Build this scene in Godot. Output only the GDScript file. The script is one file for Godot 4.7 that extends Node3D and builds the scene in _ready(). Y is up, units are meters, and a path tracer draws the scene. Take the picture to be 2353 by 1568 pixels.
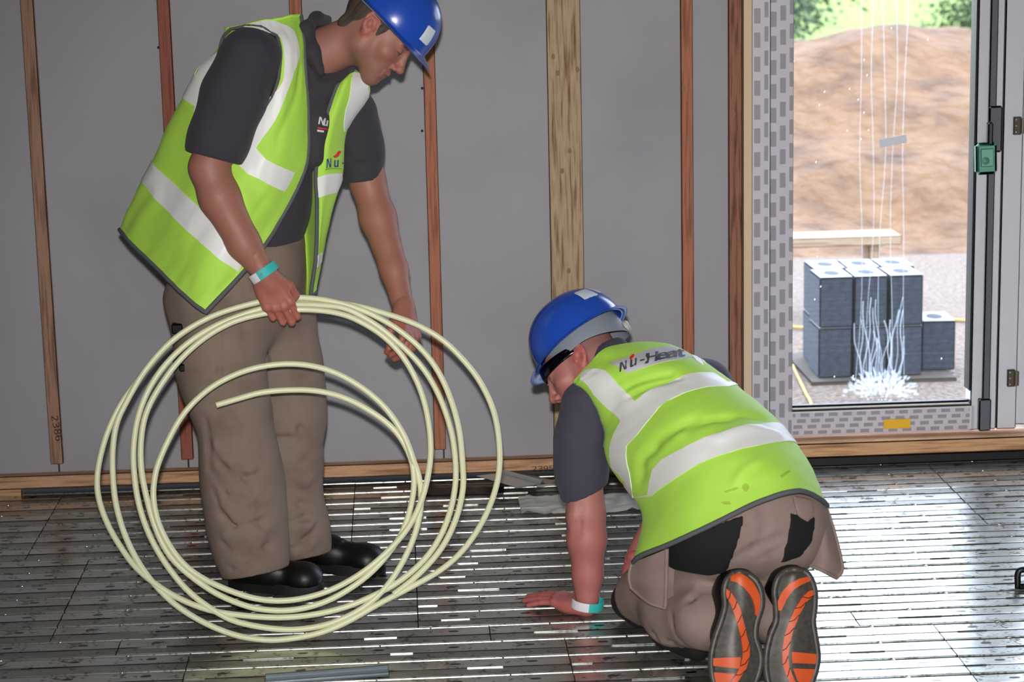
extends Node3D
# A room under construction: two workers in hi-vis vests lay heating pipe over metal diffuser plates. Metres, y up; the boarded wall is the plane z = 0.

var mats := {}
var taken := {}
var rng := RandomNumberGenerator.new()

# ---------- naming ----------
func numbered(called: String, parent: Node) -> String:
	var key := str(parent.get_instance_id()) + called
	var n: int = taken.get(key, -1) + 1
	taken[key] = n
	return called if n == 0 else "%s_%03d" % [called, n]

func hold(called: String, parent: Node = self, at := Vector3.ZERO) -> Node3D:
	var o := Node3D.new()
	o.name = numbered(called, parent)
	parent.add_child(o, true)
	o.position = at
	return o

func put(called: String, mesh: Mesh, m: Material, parent: Node = self, at := Vector3.ZERO) -> MeshInstance3D:
	var o := MeshInstance3D.new()
	o.name = numbered(called, parent)
	o.mesh = mesh
	o.material_override = m
	o.cast_shadow = GeometryInstance3D.SHADOW_CASTING_SETTING_ON
	parent.add_child(o, true)
	o.position = at
	return o

func tag(o: Node, label: String, category: String, group := "") -> Node:
	o.set_meta("label", label)
	o.set_meta("category", category)
	if group != "": o.set_meta("group", group)
	return o

func struct(o: Node) -> Node:
	o.set_meta("kind", "structure")
	return o

# ---------- mesh accumulator ----------
class MB:
	var v := PackedVector3Array()
	var n := PackedVector3Array()
	var uv := PackedVector2Array()
	var c := PackedColorArray()
	var ix := PackedInt32Array()
	var tinted := false
	func vert(p: Vector3, nn := Vector3.ZERO, t := Vector2.ZERO, col := Color.WHITE) -> int:
		v.append(p); n.append(nn); uv.append(t); c.append(col)
		return v.size() - 1
	func tri(a: int, b: int, d: int) -> void:   # counter-clockwise seen from the front
		ix.append(a); ix.append(d); ix.append(b)
	func quad(a: int, b: int, d: int, e: int) -> void:
		tri(a, b, d); tri(a, d, e)
	func flat(p: Array, t := []) -> void:        # a flat convex polygon, counter-clockwise
		var nn: Vector3 = (p[1] - p[0]).cross(p[2] - p[0]).normalized()
		var first := v.size()
		for i in p.size(): vert(p[i], nn, t[i] if t else Vector2.ZERO)
		for i in range(1, p.size() - 1): tri(first, first + i, first + i + 1)
	func box(ctr: Vector3, size: Vector3, bevel := 0.002, basis := Basis.IDENTITY, keep_uv := false) -> void:
		var h := size * 0.5
		var b := minf(bevel, minf(h.x, minf(h.y, h.z)) * 0.6)
		var id := {}
		for sx in [-1, 1]:
			for sy in [-1, 1]:
				for sz in [-1, 1]:
					var s := Vector3(sx, sy, sz)
					for ax in 3:
						var p := h - Vector3(b, b, b)
						p[ax] = h[ax]
						var nn := Vector3.ZERO
						nn[ax] = s[ax]
						var q := p * s
						var t := Vector2(q.z, q.y) if ax == 0 else (Vector2(q.x, q.z) if ax == 1 else Vector2(q.x, q.y))
						id[[sx, sy, sz, ax]] = vert(ctr + basis * q, basis * nn, t)
		for ax in 3:
			var u := (ax + 1) % 3
			var w := (ax + 2) % 3
			for s in [-1, 1]:
				var k := []
				for cr in [[-1, -1], [1, -1], [1, 1], [-1, 1]]:
					var e := [0, 0, 0]
					e[ax] = s; e[u] = cr[0]; e[w] = cr[1]
					k.append(id[[e[0], e[1], e[2], ax]])
				if s > 0: quad(k[0], k[1], k[2], k[3])
				else: quad(k[3], k[2], k[1], k[0])
			for su in [-1, 1]:
				for sw in [-1, 1]:
					var e0 := [0, 0, 0]
					var e1 := [0, 0, 0]
					e0[ax] = -1; e0[u] = su; e0[w] = sw
					e1[ax] = 1; e1[u] = su; e1[w] = sw
					var a: int = id[[e0[0], e0[1], e0[2], u]]
					var bb: int = id[[e1[0], e1[1], e1[2], u]]
					var d: int = id[[e1[0], e1[1], e1[2], w]]
					var e: int = id[[e0[0], e0[1], e0[2], w]]
					if su * sw > 0: quad(e, a, bb, d)
					else: quad(a, e, d, bb)
		for sx in [-1, 1]:
			for sy in [-1, 1]:
				for sz in [-1, 1]:
					var a: int = id[[sx, sy, sz, 0]]
					var bb: int = id[[sx, sy, sz, 1]]
					var d: int = id[[sx, sy, sz, 2]]
					if sx * sy * sz > 0: tri(a, bb, d)
					else: tri(a, d, bb)
	func tube(p: Array, radius: Variant, sides := 10, closed := false, caps := true, squash := 1.0, up := Vector3.ZERO) -> void:
		var cnt := p.size()
		var first := v.size()
		var side := Vector3.ZERO
		var along := 0.0
		for i in cnt:
			var a: Vector3 = p[(i - 1 + cnt) % cnt] if closed else p[maxi(i - 1, 0)]
			var b: Vector3 = p[(i + 1) % cnt] if closed else p[mini(i + 1, cnt - 1)]
			var t := (b - a).normalized()
			if up != Vector3.ZERO: side = up.cross(t).normalized()
			elif i == 0:
				side = t.cross(Vector3.UP)
				if side.length() < 0.1: side = t.cross(Vector3.RIGHT)
				side = side.normalized()
			else: side = (side - t * side.dot(t)).normalized()
			var o := side.cross(t)
			if i > 0: along += p[i].distance_to(p[i - 1])
			var r: float = radius[i] if radius is Array else radius
			for k in sides:
				var an := TAU * k / sides
				var d := side * cos(an) + o * sin(an) * squash
				vert(p[i] + d * r, (side * cos(an) * squash + o * sin(an)).normalized(), Vector2(float(k) / sides, along))
		var rows := cnt if closed else cnt - 1
		for i in rows:
			for k in sides:
				var a := first + i * sides + k
				var b := first + i * sides + (k + 1) % sides
				var a2 := first + ((i + 1) % cnt) * sides + k
				var b2 := first + ((i + 1) % cnt) * sides + (k + 1) % sides
				quad(a, a2, b2, b)
		if caps and not closed:
			for e in 2:
				var row := first + (0 if e == 0 else (cnt - 1) * sides)
				var nn: Vector3 = ((p[0] - p[1]) if e == 0 else (p[cnt - 1] - p[cnt - 2])).normalized()
				var ring := []
				for k in sides: ring.append(vert(v[row + k], nn))
				for k in range(1, sides - 1):
					if e == 1: tri(ring[0], ring[k + 1], ring[k])
					else: tri(ring[0], ring[k], ring[k + 1])
	func lathe(prof: Array, sides := 24, xf := Transform3D.IDENTITY, sx := 1.0, sz := 1.0) -> void:   # prof: Vector2(radius, height) from bottom to top, outside
		var first := v.size()
		var m := prof.size()
		for i in m:
			var d: Vector2 = prof[mini(i + 1, m - 1)] - prof[maxi(i - 1, 0)]
			for k in sides + 1:
				var an := TAU * k / sides
				var nn := Vector3(cos(an) * d.y / sx, -d.x, sin(an) * d.y / sz)
				vert(xf * Vector3(cos(an) * prof[i].x * sx, prof[i].y, sin(an) * prof[i].x * sz), (xf.basis * nn).normalized(), Vector2(float(k) / sides, float(i) / (m - 1)))
		for i in m - 1:
			for k in sides:
				var a := first + i * (sides + 1) + k
				quad(a, a + sides + 1, a + sides + 2, a + 1)
	func grid(rows: Array, closed_u := false) -> void:   # rows of points; smooth normals are worked out in done()
		var first := v.size()
		var w: int = rows[0].size()
		for i in rows.size():
			for k in w: vert(rows[i][k], Vector3.ZERO, Vector2(float(k) / (w - 1), float(i) / maxi(rows.size() - 1, 1)))
		for i in rows.size() - 1:
			for k in (w if closed_u else w - 1):
				var a := first + i * w + k
				var b := first + i * w + (k + 1) % w
				quad(a, b, b + w, a + w)
	func done() -> ArrayMesh:
		var blank := false
		for q in n:
			if q == Vector3.ZERO:
				blank = true
				break
		if blank:
			var acc := PackedVector3Array()
			acc.resize(v.size())
			for i in range(0, ix.size(), 3):
				var f := (v[ix[i + 2]] - v[ix[i]]).cross(v[ix[i + 1]] - v[ix[i]])
				for k in 3: acc[ix[i + k]] += f
			for i in v.size():
				if n[i] == Vector3.ZERO: n[i] = acc[i].normalized() if acc[i].length_squared() > 0.0 else Vector3.UP
		var arr := []
		arr.resize(Mesh.ARRAY_MAX)
		arr[Mesh.ARRAY_VERTEX] = v
		arr[Mesh.ARRAY_NORMAL] = n
		arr[Mesh.ARRAY_TEX_UV] = uv
		if tinted: arr[Mesh.ARRAY_COLOR] = c
		arr[Mesh.ARRAY_INDEX] = ix
		var out := ArrayMesh.new()
		out.add_surface_from_arrays(Mesh.PRIMITIVE_TRIANGLES, arr)
		return out

func box_mesh(size: Vector3, bevel := 0.002, ctr := Vector3.ZERO, basis := Basis.IDENTITY) -> ArrayMesh:
	var b := MB.new()
	b.box(ctr, size, bevel, basis)
	return b.done()

func curve(p: Array, per := 6, closed := false) -> Array:   # Catmull-Rom through the points
	var out := []
	var n := p.size()
	for i in (n if closed else n - 1):
		var a: Vector3 = p[(i - 1 + n) % n] if closed or i > 0 else p[0] * 2.0 - p[1]
		var b: Vector3 = p[i]
		var c: Vector3 = p[(i + 1) % n]
		var d: Vector3 = p[(i + 2) % n] if closed or i < n - 2 else c * 2.0 - b
		for k in per:
			out.append(b.cubic_interpolate(c, a, d, float(k) / per))
	if not closed: out.append(p[n - 1])
	return out

# ---------- materials ----------
func rgb(r: float, g: float, b: float, k := 1.0) -> Color:   # how the thing shows in the photograph (0..255), times k in linear light
	var l := Color(r / 255.0, g / 255.0, b / 255.0).srgb_to_linear()
	return Color(minf(l.r * k, 0.95), minf(l.g * k, 0.95), minf(l.b * k, 0.95)).linear_to_srgb()

func noise_tex(freq: float, seed_at: int, ramp: Array, size := 512, octaves := 4, as_normal := false, kind := FastNoiseLite.TYPE_SIMPLEX_SMOOTH) -> NoiseTexture2D:
	var f := FastNoiseLite.new()
	f.noise_type = kind
	f.seed = seed_at
	f.frequency = freq
	f.fractal_octaves = octaves
	var t := NoiseTexture2D.new()
	t.width = size; t.height = size
	t.seamless = true
	t.noise = f
	t.generate_mipmaps = false
	t.as_normal_map = as_normal
	if ramp:
		var g := Gradient.new()
		var off := PackedFloat32Array()
		var col := PackedColorArray()
		for r in ramp: off.append(r[0]); col.append(r[1])
		g.offsets = off; g.colors = col
		t.color_ramp = g
	return t

func mat(key: String, color: Color, rough := 0.7, metal := 0.0, tex: Texture2D = null, scale := Vector3.ONE, bump: Texture2D = null, depth := 0.0) -> StandardMaterial3D:
	if mats.has(key): return mats[key]
	var m := StandardMaterial3D.new()
	m.resource_name = key
	m.albedo_color = color
	m.roughness = rough
	m.metallic = metal
	if tex or bump:
		m.uv1_triplanar = true
		m.uv1_world_triplanar = false
		m.uv1_scale = scale
		m.albedo_texture = tex
	if bump:
		m.heightmap_enabled = true
		m.heightmap_texture = bump
		m.heightmap_scale = depth
	mats[key] = m
	return m

# ---------- bodies and cloth: joined tapered capsules, meshed as surface nets ----------
class Field:
	var kind := PackedInt32Array()      # 0 tapered capsule, 1 ellipsoid, 2 capsule cut away, 3 ellipsoid cut away, 4 crease or ridge, 5 plane cut
	var a := PackedVector3Array()
	var ab := PackedVector3Array()
	var inv := PackedFloat32Array()     # 1 / |ab|^2
	var ra := PackedFloat32Array()
	var rb := PackedFloat32Array()
	var k := PackedFloat32Array()
	var bx := PackedVector3Array()      # rows of the ellipsoid's frame over its radii
	var by := PackedVector3Array()
	var bz := PackedVector3Array()
	var rm := PackedFloat32Array()      # its smallest radius
	var grow := 0.0
	var lo := Vector3(1e9, 1e9, 1e9)
	var hi := Vector3(-1e9, -1e9, -1e9)
	func _add(kd: int, p: Vector3, q: Vector3, r0: float, r1: float, kk: float, m := Basis.IDENTITY, small := 0.0) -> void:
		kind.append(kd); a.append(p); ab.append(q - p)
		inv.append(1.0 / maxf((q - p).length_squared(), 1e-9))
		ra.append(r0); rb.append(r1); k.append(kk)
		bx.append(m.x); by.append(m.y); bz.append(m.z); rm.append(small)
	func _reach(p: Vector3, r: float) -> void:
		lo = lo.min(p - Vector3(r, r, r)); hi = hi.max(p + Vector3(r, r, r))
	func cone(p: Vector3, q: Vector3, r0: float, r1: float, kk := 0.02) -> void:
		_add(0, p, q, r0, r1, kk); _reach(p, r0); _reach(q, r1)
	func chain(p: Array, r: Array, kk := 0.02) -> void:
		for i in p.size() - 1: cone(p[i], p[i + 1], r[i], r[i + 1], kk)
	func ball(p: Vector3, r: Vector3, turn := Basis.IDENTITY, kk := 0.02) -> void:
		var t := turn.orthonormalized()
		_add(1, p, p, 0, 0, kk, Basis(t.x / r.x, t.y / r.y, t.z / r.z), minf(r.x, minf(r.y, r.z)))
		_reach(p, maxf(r.x, maxf(r.y, r.z)))
	func carve(p: Vector3, q: Vector3, r0: float, r1: float, kk := 0.01) -> void: _add(2, p, q, r0, r1, kk)
	func scoop(p: Vector3, r: Vector3, turn := Basis.IDENTITY, kk := 0.01) -> void:
		var t := turn.orthonormalized()
		_add(3, p, p, 0, 0, kk, Basis(t.x / r.x, t.y / r.y, t.z / r.z), minf(r.x, minf(r.y, r.z)))
	func crease(p: Array, width: float, depth: float) -> void:    # depth > 0 sinks, < 0 rises
		for i in p.size() - 1: _add(4, p[i], p[i + 1], width, depth, 0.0)
	func plane(p: Vector3, outward: Vector3) -> void: _add(5, p, outward.normalized() + p, 0, 0, 0)
	func dist(p: Vector3, use: PackedInt32Array) -> float:
		var d := 1e9
		var lifted := false
		for i in use:
			var kd := kind[i]
			if kd == 0 or kd == 2:
				var w := p - a[i]
				var t := clampf(w.dot(ab[i]) * inv[i], 0.0, 1.0)
				var e := (w - ab[i] * t).length() - (ra[i] + (rb[i] - ra[i]) * t)
				var kk := k[i]
				if kd == 0:
					var h := kk - absf(d - e)
					d = minf(d, e)
					if h > 0.0: d -= h * h / (4.0 * kk)
				else:
					var h := kk - absf(d + e)
					d = maxf(d, -e)
					if h > 0.0: d += h * h / (4.0 * kk)
			elif kd == 1 or kd == 3:
				var w := p - a[i]
				var e0 := Vector3(w.dot(bx[i]), w.dot(by[i]), w.dot(bz[i]))
				var l := e0.length()
				var e := (l - 1.0) * rm[i]
				if l > 1e-4:
					var g := (bx[i] * e0.x + by[i] * e0.y + bz[i] * e0.z).length()
					e = maxf((l - 1.0) * l / maxf(g, 1e-6), -rm[i]) if l > 0.3 else e
				var kk := k[i]
				if kd == 1:
					var h := kk - absf(d - e)
					d = minf(d, e)
					if h > 0.0: d -= h * h / (4.0 * kk)
				else:
					var h := kk - absf(d + e)
					d = maxf(d, -e)
					if h > 0.0: d += h * h / (4.0 * kk)
			elif kd == 4:
				var w := p - a[i]
				var t := clampf(w.dot(ab[i]) * inv[i], 0.0, 1.0)
				var q := (w - ab[i] * t).length_squared() / (ra[i] * ra[i])
				if q < 4.0: d += rb[i] * exp(-q)
			else:
				if grow > 0.0 and not lifted:
					d -= grow
					lifted = true
				d = maxf(d, (p - a[i]).dot(ab[i]))
		return d
	func near(c: Vector3, r: float) -> PackedInt32Array:      # the shapes that matter within r of c
		var best := 1e9
		var ds := PackedFloat32Array()
		ds.resize(kind.size())
		var one := PackedInt32Array([0])
		for i in kind.size():
			var kd := kind[i]
			if kd <= 3:
				one[0] = i
				var e := 0.0
				if kd == 0 or kd == 2:
					var w := c - a[i]
					var t := clampf(w.dot(ab[i]) * inv[i], 0.0, 1.0)
					e = (w - ab[i] * t).length() - (ra[i] + (rb[i] - ra[i]) * t)
				else:
					var w := c - a[i]
					e = (Vector3(w.dot(bx[i]), w.dot(by[i]), w.dot(bz[i])).length() - 1.0) * rm[i]
				ds[i] = e
				if kd <= 1: best = minf(best, e)
			elif kd == 4:
				var w := c - a[i]
				var t := clampf(w.dot(ab[i]) * inv[i], 0.0, 1.0)
				ds[i] = (w - ab[i] * t).length() - 2.0 * ra[i]
		var use := PackedInt32Array()
		for i in kind.size():
			var kd := kind[i]
			if kd == 5: use.append(i)
			elif kd <= 1:
				if ds[i] < best + 2.0 * r + k[i]: use.append(i)
			elif kd <= 3:
				if ds[i] < r + k[i]: use.append(i)
			elif ds[i] < r: use.append(i)
		return use
	func panel(edge: Array, toward: Vector3, lift: float) -> Field:     # the part of the surface inside a convex outline seen along -toward, lifted a little
		var f := Field.new()
		f.kind = kind.duplicate(); f.a = a.duplicate(); f.ab = ab.duplicate(); f.inv = inv.duplicate(); f.ra = ra.duplicate(); f.rb = rb.duplicate(); f.k = k.duplicate()
		f.bx = bx.duplicate(); f.by = by.duplicate(); f.bz = bz.duplicate(); f.rm = rm.duplicate()
		f.lo = lo; f.hi = hi; f.grow = lift
		var mid := Vector3.ZERO
		for p in edge: mid += p / edge.size()
		f.lo = Vector3(1e9, 1e9, 1e9); f.hi = -f.lo
		for i in edge.size():
			var n: Vector3 = (edge[(i + 1) % edge.size()] - edge[i]).cross(toward)
			if n.dot(edge[i] - mid) < 0: n = -n
			f.plane(edge[i], n)
			f._reach(edge[i], 0.10)
		f.plane(mid - toward.normalized() * 0.14, -toward)
		return f
	func onto(p: Vector3, dir: Vector3) -> Vector3:     # slides p along dir to the surface
		var use := all()
		for i in 60:
			var d := dist(p, use)
			if absf(d) < 0.0004: break
			p += dir * d * 0.8
		return p
	func all() -> PackedInt32Array: return PackedInt32Array(range(kind.size()))
	# meshes the field into m (moved by xf); paint(point, normal) gives a colour
	func mesh(m: MB, cell: float, xf := Transform3D.IDENTITY, paint: Variant = null) -> void:
		const B := 8
		var org := lo - Vector3.ONE * cell * 2.5
		var size := hi - org + Vector3.ONE * cell * 2.5
		var nb := Vector3i(ceili(size.x / cell / B), ceili(size.y / cell / B), ceili(size.z / cell / B))
		var sx := nb.x * B + 1
		var sy := nb.y * B + 1
		var ids := {}
		var signs := {}
		var half := B * cell * 0.5
		var rad := half * 1.7321
		var val := PackedFloat32Array()
		val.resize(729)
		var first := m.v.size()
		for bz_ in nb.z:
			for by_ in nb.y:
				for bx_ in nb.x:
					var o := org + Vector3(bx_, by_, bz_) * (B * cell)
					var ctr := o + Vector3(half, half, half)
					var use := near(ctr, rad)
					if use.is_empty(): continue
					var dc := dist(ctr, use)
					if dc > rad * 1.25 + 0.012 or dc < -rad * 1.6 - 0.03: continue
					var n := 0
					for z in 9:
						for y in 9:
							for x in 9:
								val[n] = dist(o + Vector3(x, y, z) * cell, use)
								n += 1
					for z in 8:
						for y in 8:
							for x in 8:
								var q := x + y * 9 + z * 81
								var v0 := val[q]; var v1 := val[q + 1]; var v2 := val[q + 9]; var v3 := val[q + 10]
								var v4 := val[q + 81]; var v5 := val[q + 82]; var v6 := val[q + 90]; var v7 := val[q + 91]
								var sg := int(v0 < 0.0) | int(v1 < 0.0) << 1 | int(v2 < 0.0) << 2 | int(v3 < 0.0) << 3 | int(v4 < 0.0) << 4 | int(v5 < 0.0) << 5 | int(v6 < 0.0) << 6 | int(v7 < 0.0) << 7
								if sg == 0 or sg == 255: continue
								var s := Vector3.ZERO
								var c := 0
								if (v0 < 0.0) != (v1 < 0.0): s += Vector3(v0 / (v0 - v1), 0, 0); c += 1
								if (v2 < 0.0) != (v3 < 0.0): s += Vector3(v2 / (v2 - v3), 1, 0); c += 1
								if (v4 < 0.0) != (v5 < 0.0): s += Vector3(v4 / (v4 - v5), 0, 1); c += 1
								if (v6 < 0.0) != (v7 < 0.0): s += Vector3(v6 / (v6 - v7), 1, 1); c += 1
								if (v0 < 0.0) != (v2 < 0.0): s += Vector3(0, v0 / (v0 - v2), 0); c += 1
								if (v1 < 0.0) != (v3 < 0.0): s += Vector3(1, v1 / (v1 - v3), 0); c += 1
								if (v4 < 0.0) != (v6 < 0.0): s += Vector3(0, v4 / (v4 - v6), 1); c += 1
								if (v5 < 0.0) != (v7 < 0.0): s += Vector3(1, v5 / (v5 - v7), 1); c += 1
								if (v0 < 0.0) != (v4 < 0.0): s += Vector3(0, 0, v0 / (v0 - v4)); c += 1
								if (v1 < 0.0) != (v5 < 0.0): s += Vector3(1, 0, v1 / (v1 - v5)); c += 1
								if (v2 < 0.0) != (v6 < 0.0): s += Vector3(0, 1, v2 / (v2 - v6)); c += 1
								if (v3 < 0.0) != (v7 < 0.0): s += Vector3(1, 1, v3 / (v3 - v7)); c += 1
								var p := o + (Vector3(x, y, z) + s / c) * cell
								var gx := v1 + v3 + v5 + v7 - v0 - v2 - v4 - v6
								var gy := v2 + v3 + v6 + v7 - v0 - v1 - v4 - v5
								var gz := v4 + v5 + v6 + v7 - v0 - v1 - v2 - v3
								var nn := Vector3(gx, gy, gz).normalized()
								var key := (bx_ * 8 + x) + (by_ * 8 + y) * sx + (bz_ * 8 + z) * sx * sy
								var col := Color.WHITE
								if paint != null: col = paint.call(p, nn)
								ids[key] = m.vert(xf * p, (xf.basis * nn).normalized(), Vector2.ZERO, col)
								signs[key] = sg
		var ax := [1, sx, sx * sy]
		for key in ids:
			var sg: int = signs[key]
			var in0 := sg & 1
			for e in 3:
				var bit := (sg >> (1 << e)) & 1
				if bit == in0: continue
				var u: int = ax[(e + 1) % 3]
				var w: int = ax[(e + 2) % 3]
				var k1: int = key - u
				var k2: int = key - u - w
				var k3: int = key - w
				if not (ids.has(k1) and ids.has(k2) and ids.has(k3)): continue
				if in0: m.quad(ids[key], ids[k1], ids[k2], ids[k3])
				else: m.quad(ids[key], ids[k3], ids[k2], ids[k1])
		if paint != null: m.tinted = true

# ---------- cloth panels: a smooth sheet through a few points, with folds, thickness, holes and trimmings ----------
class Sheet:
	var pts: Array                  # rows of Vector3, from v = 0 to v = 1
	var folds: Array = []           # [points in (u, v), width in metres, height in metres]
	var noise: FastNoiseLite
	var ripple := 0.0
	var stretch := Vector2(1, 1)
	func _row(r: Array, u: float) -> Vector3:
		var n := r.size() - 1
		var x := clampf(u, 0.0, 1.0) * n
		var i := mini(int(x), n - 1)
		var p1: Vector3 = r[i]
		var p2: Vector3 = r[i + 1]
		var p0: Vector3 = r[i - 1] if i > 0 else p1 * 2.0 - p2
		var p3: Vector3 = r[i + 2] if i < n - 1 else p2 * 2.0 - p1
		return p1.cubic_interpolate(p2, p0, p3, x - i)
	func base(u: float, v: float) -> Vector3:
		var n := pts.size() - 1
		var y := clampf(v, 0.0, 1.0) * n
		var i := mini(int(y), n - 1)
		var p1 := _row(pts[i], u)
		var p2 := _row(pts[i + 1], u)
		var p0 := _row(pts[i - 1], u) if i > 0 else p1 * 2.0 - p2
		var p3 := _row(pts[i + 2], u) if i < n - 1 else p2 * 2.0 - p1
		return p1.cubic_interpolate(p2, p0, p3, y - i)
	func normal(u: float, v: float) -> Vector3:
		var e := 0.012
		var du := base(minf(u + e, 1.0), v) - base(maxf(u - e, 0.0), v)
		var dv := base(u, minf(v + e, 1.0)) - base(u, maxf(v - e, 0.0))
		return du.cross(dv).normalized()
	func at(u: float, v: float, off := 0.0) -> Vector3:
		var p := base(u, v)
		var h := off
		if noise: h += ripple * noise.get_noise_2d(u * stretch.x, v * stretch.y)
		for f in folds:
			var best := 1e9
			for i in f[0].size() - 1:
				var q := Geometry2D.get_closest_point_to_segment(Vector2(u, v), f[0][i], f[0][i + 1])
				best = minf(best, q.distance_squared_to(Vector2(u, v)))
			h += f[2] * exp(-best / (f[1] * f[1]))
		return p + normal(u, v) * h
	func cells(m: MB, nu: int, nv: int, off: float, keep: Array, drop: Array, back := false) -> void:
		# keep: polygons in (u, v) to stay inside (none: everywhere); drop: polygons to leave out
		var ids := {}
		var boxes := []
		for k in keep + drop:
			var r := Rect2(k[0], Vector2.ZERO)
			for q in k: r = r.expand(q)
			boxes.append(r)
		for j in nv:
			for i in nu:
				var u0 := float(i) / nu; var u1 := float(i + 1) / nu
				var v0 := float(j) / nv; var v1 := float(j + 1) / nv
				var quadp := PackedVector2Array([Vector2(u0, v0), Vector2(u1, v0), Vector2(u1, v1), Vector2(u0, v1)])
				var cellr := Rect2(u0, v0, u1 - u0, v1 - v0)
				var polys := [quadp]
				if keep:
					polys = []
					for k in keep.size():
						if boxes[k].intersects(cellr): polys.append_array(Geometry2D.intersect_polygons(quadp, keep[k]))
				for k in drop.size():
					if not boxes[keep.size() + k].intersects(cellr): continue
					var nxt := []
					for p in polys: nxt.append_array(Geometry2D.clip_polygons(p, drop[k]))
					polys = nxt
				for p in polys:
					if p.size() < 3: continue
					if Geometry2D.is_polygon_clockwise(p): p.reverse()
					var vi := []
					for q in p:
						var key := Vector2i(roundi(q.x * 65536.0), roundi(q.y * 65536.0))
						if not ids.has(key): ids[key] = m.vert(at(q.x, q.y, off), Vector3.ZERO, q)
						vi.append(ids[key])
					var tr := [0, 1, 2, 0, 2, 3] if p.size() == 4 and p == quadp else Array(Geometry2D.triangulate_polygon(p))
					for t in range(0, tr.size(), 3):
						var flip: bool = (p[tr[t + 1]] - p[tr[t]]).cross(p[tr[t + 2]] - p[tr[t]]) < 0.0
						if flip != back: m.tri(vi[tr[t]], vi[tr[t + 2]], vi[tr[t + 1]])
						else: m.tri(vi[tr[t]], vi[tr[t + 1]], vi[tr[t + 2]])
	func cloth(nu: int, nv: int, drop := [], thick := 0.003) -> ArrayMesh:
		var m := MB.new()
		cells(m, nu, nv, 0.0, [], drop)
		cells(m, nu, nv, -thick, [], drop, true)
		return m.done()
	func patch(poly: Array, nu := 60, nv := 60, off := 0.0022) -> ArrayMesh:   # a trimming lying on the sheet, with a low rim
		var m := MB.new()
		var pl := PackedVector2Array(poly)
		cells(m, nu, nv, off, [pl], [])
		if Geometry2D.is_polygon_clockwise(pl): pl.reverse()
		for i in pl.size():
			var a := pl[i]
			var b := pl[(i + 1) % pl.size()]
			var cnt := maxi(1, int(a.distance_to(b) * 40.0))
			for s in cnt:
				var q0 := a.lerp(b, float(s) / cnt)
				var q1 := a.lerp(b, float(s + 1) / cnt)
				m.flat([at(q0.x, q0.y, 0.0), at(q1.x, q1.y, 0.0), at(q1.x, q1.y, off), at(q0.x, q0.y, off)])
		return m.done()
	func piping(path: Array, r := 0.005, per := 6, squash := 0.6, closed := false) -> ArrayMesh:   # a bound edge along (u, v) points
		var p := []
		for i in path.size() - (0 if closed else 1):
			for s in per:
				var q: Vector2 = path[i].lerp(path[(i + 1) % path.size()], float(s) / per)
				p.append(at(q.x, q.y, -0.001))
		if not closed: p.append(at(path[-1].x, path[-1].y, -0.001))
		var m := MB.new()
		m.tube(p, r, 8, closed)
		return m.done()
	func letters(text: String, centres: Array, tops: Array, off := 0.003, stretch_by := 1.2) -> Array:
		# bold flat letters bent onto the sheet, one mesh each: where each letter's middle lies, and the top of an em over the first and the last
		var out := []
		var fnt := SystemFont.new()
		fnt.font_names = PackedStringArray(["Droid Sans"])
		fnt.font_weight = 700
		for i in text.length():
			var t := float(i) / maxi(text.length() - 1, 1)
			var dv: Vector2 = (tops[0] - centres[0]).lerp(tops[1] - centres[-1], t)
			var i0 := maxi(i - 1, 0)
			var i1 := mini(i + 1, text.length() - 1)
			var du: Vector2 = centres[i1] - centres[i0]
			# as wide as it is high, measured on the cloth
			var c: Vector2 = centres[i]
			var high := base(c.x + dv.x * 0.5, c.y + dv.y * 0.5).distance_to(base(c.x - dv.x * 0.5, c.y - dv.y * 0.5))
			var wide := base(centres[i1].x, centres[i1].y).distance_to(base(centres[i0].x, centres[i0].y))
			du *= stretch_by * high / maxf(wide, 1e-4)
			var tm := TextMesh.new()
			tm.text = text[i]
			tm.font = fnt
			tm.font_size = 32
			tm.pixel_size = 1.0 / 32.0
			tm.depth = 0.0
			tm.curve_step = 2.0
			var arr := tm.get_mesh_arrays()
			var pv: PackedVector3Array = arr[Mesh.ARRAY_VERTEX]
			var ix: PackedInt32Array = arr[Mesh.ARRAY_INDEX]
			var m := MB.new()
			for p in pv:
				var q: Vector2 = c + du * p.x + dv * p.y
				m.vert(at(q.x, q.y, off), Vector3.ZERO)
			for k in range(0, ix.size(), 3):
				var n0: Vector3 = (pv[ix[k + 1]] - pv[ix[k]]).cross(pv[ix[k + 2]] - pv[ix[k]])
				if (n0.z > 0.0) == (du.cross(dv) > 0.0): m.tri(ix[k], ix[k + 1], ix[k + 2])
				else: m.tri(ix[k], ix[k + 2], ix[k + 1])
			out.append(m.done())
		return out

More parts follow.
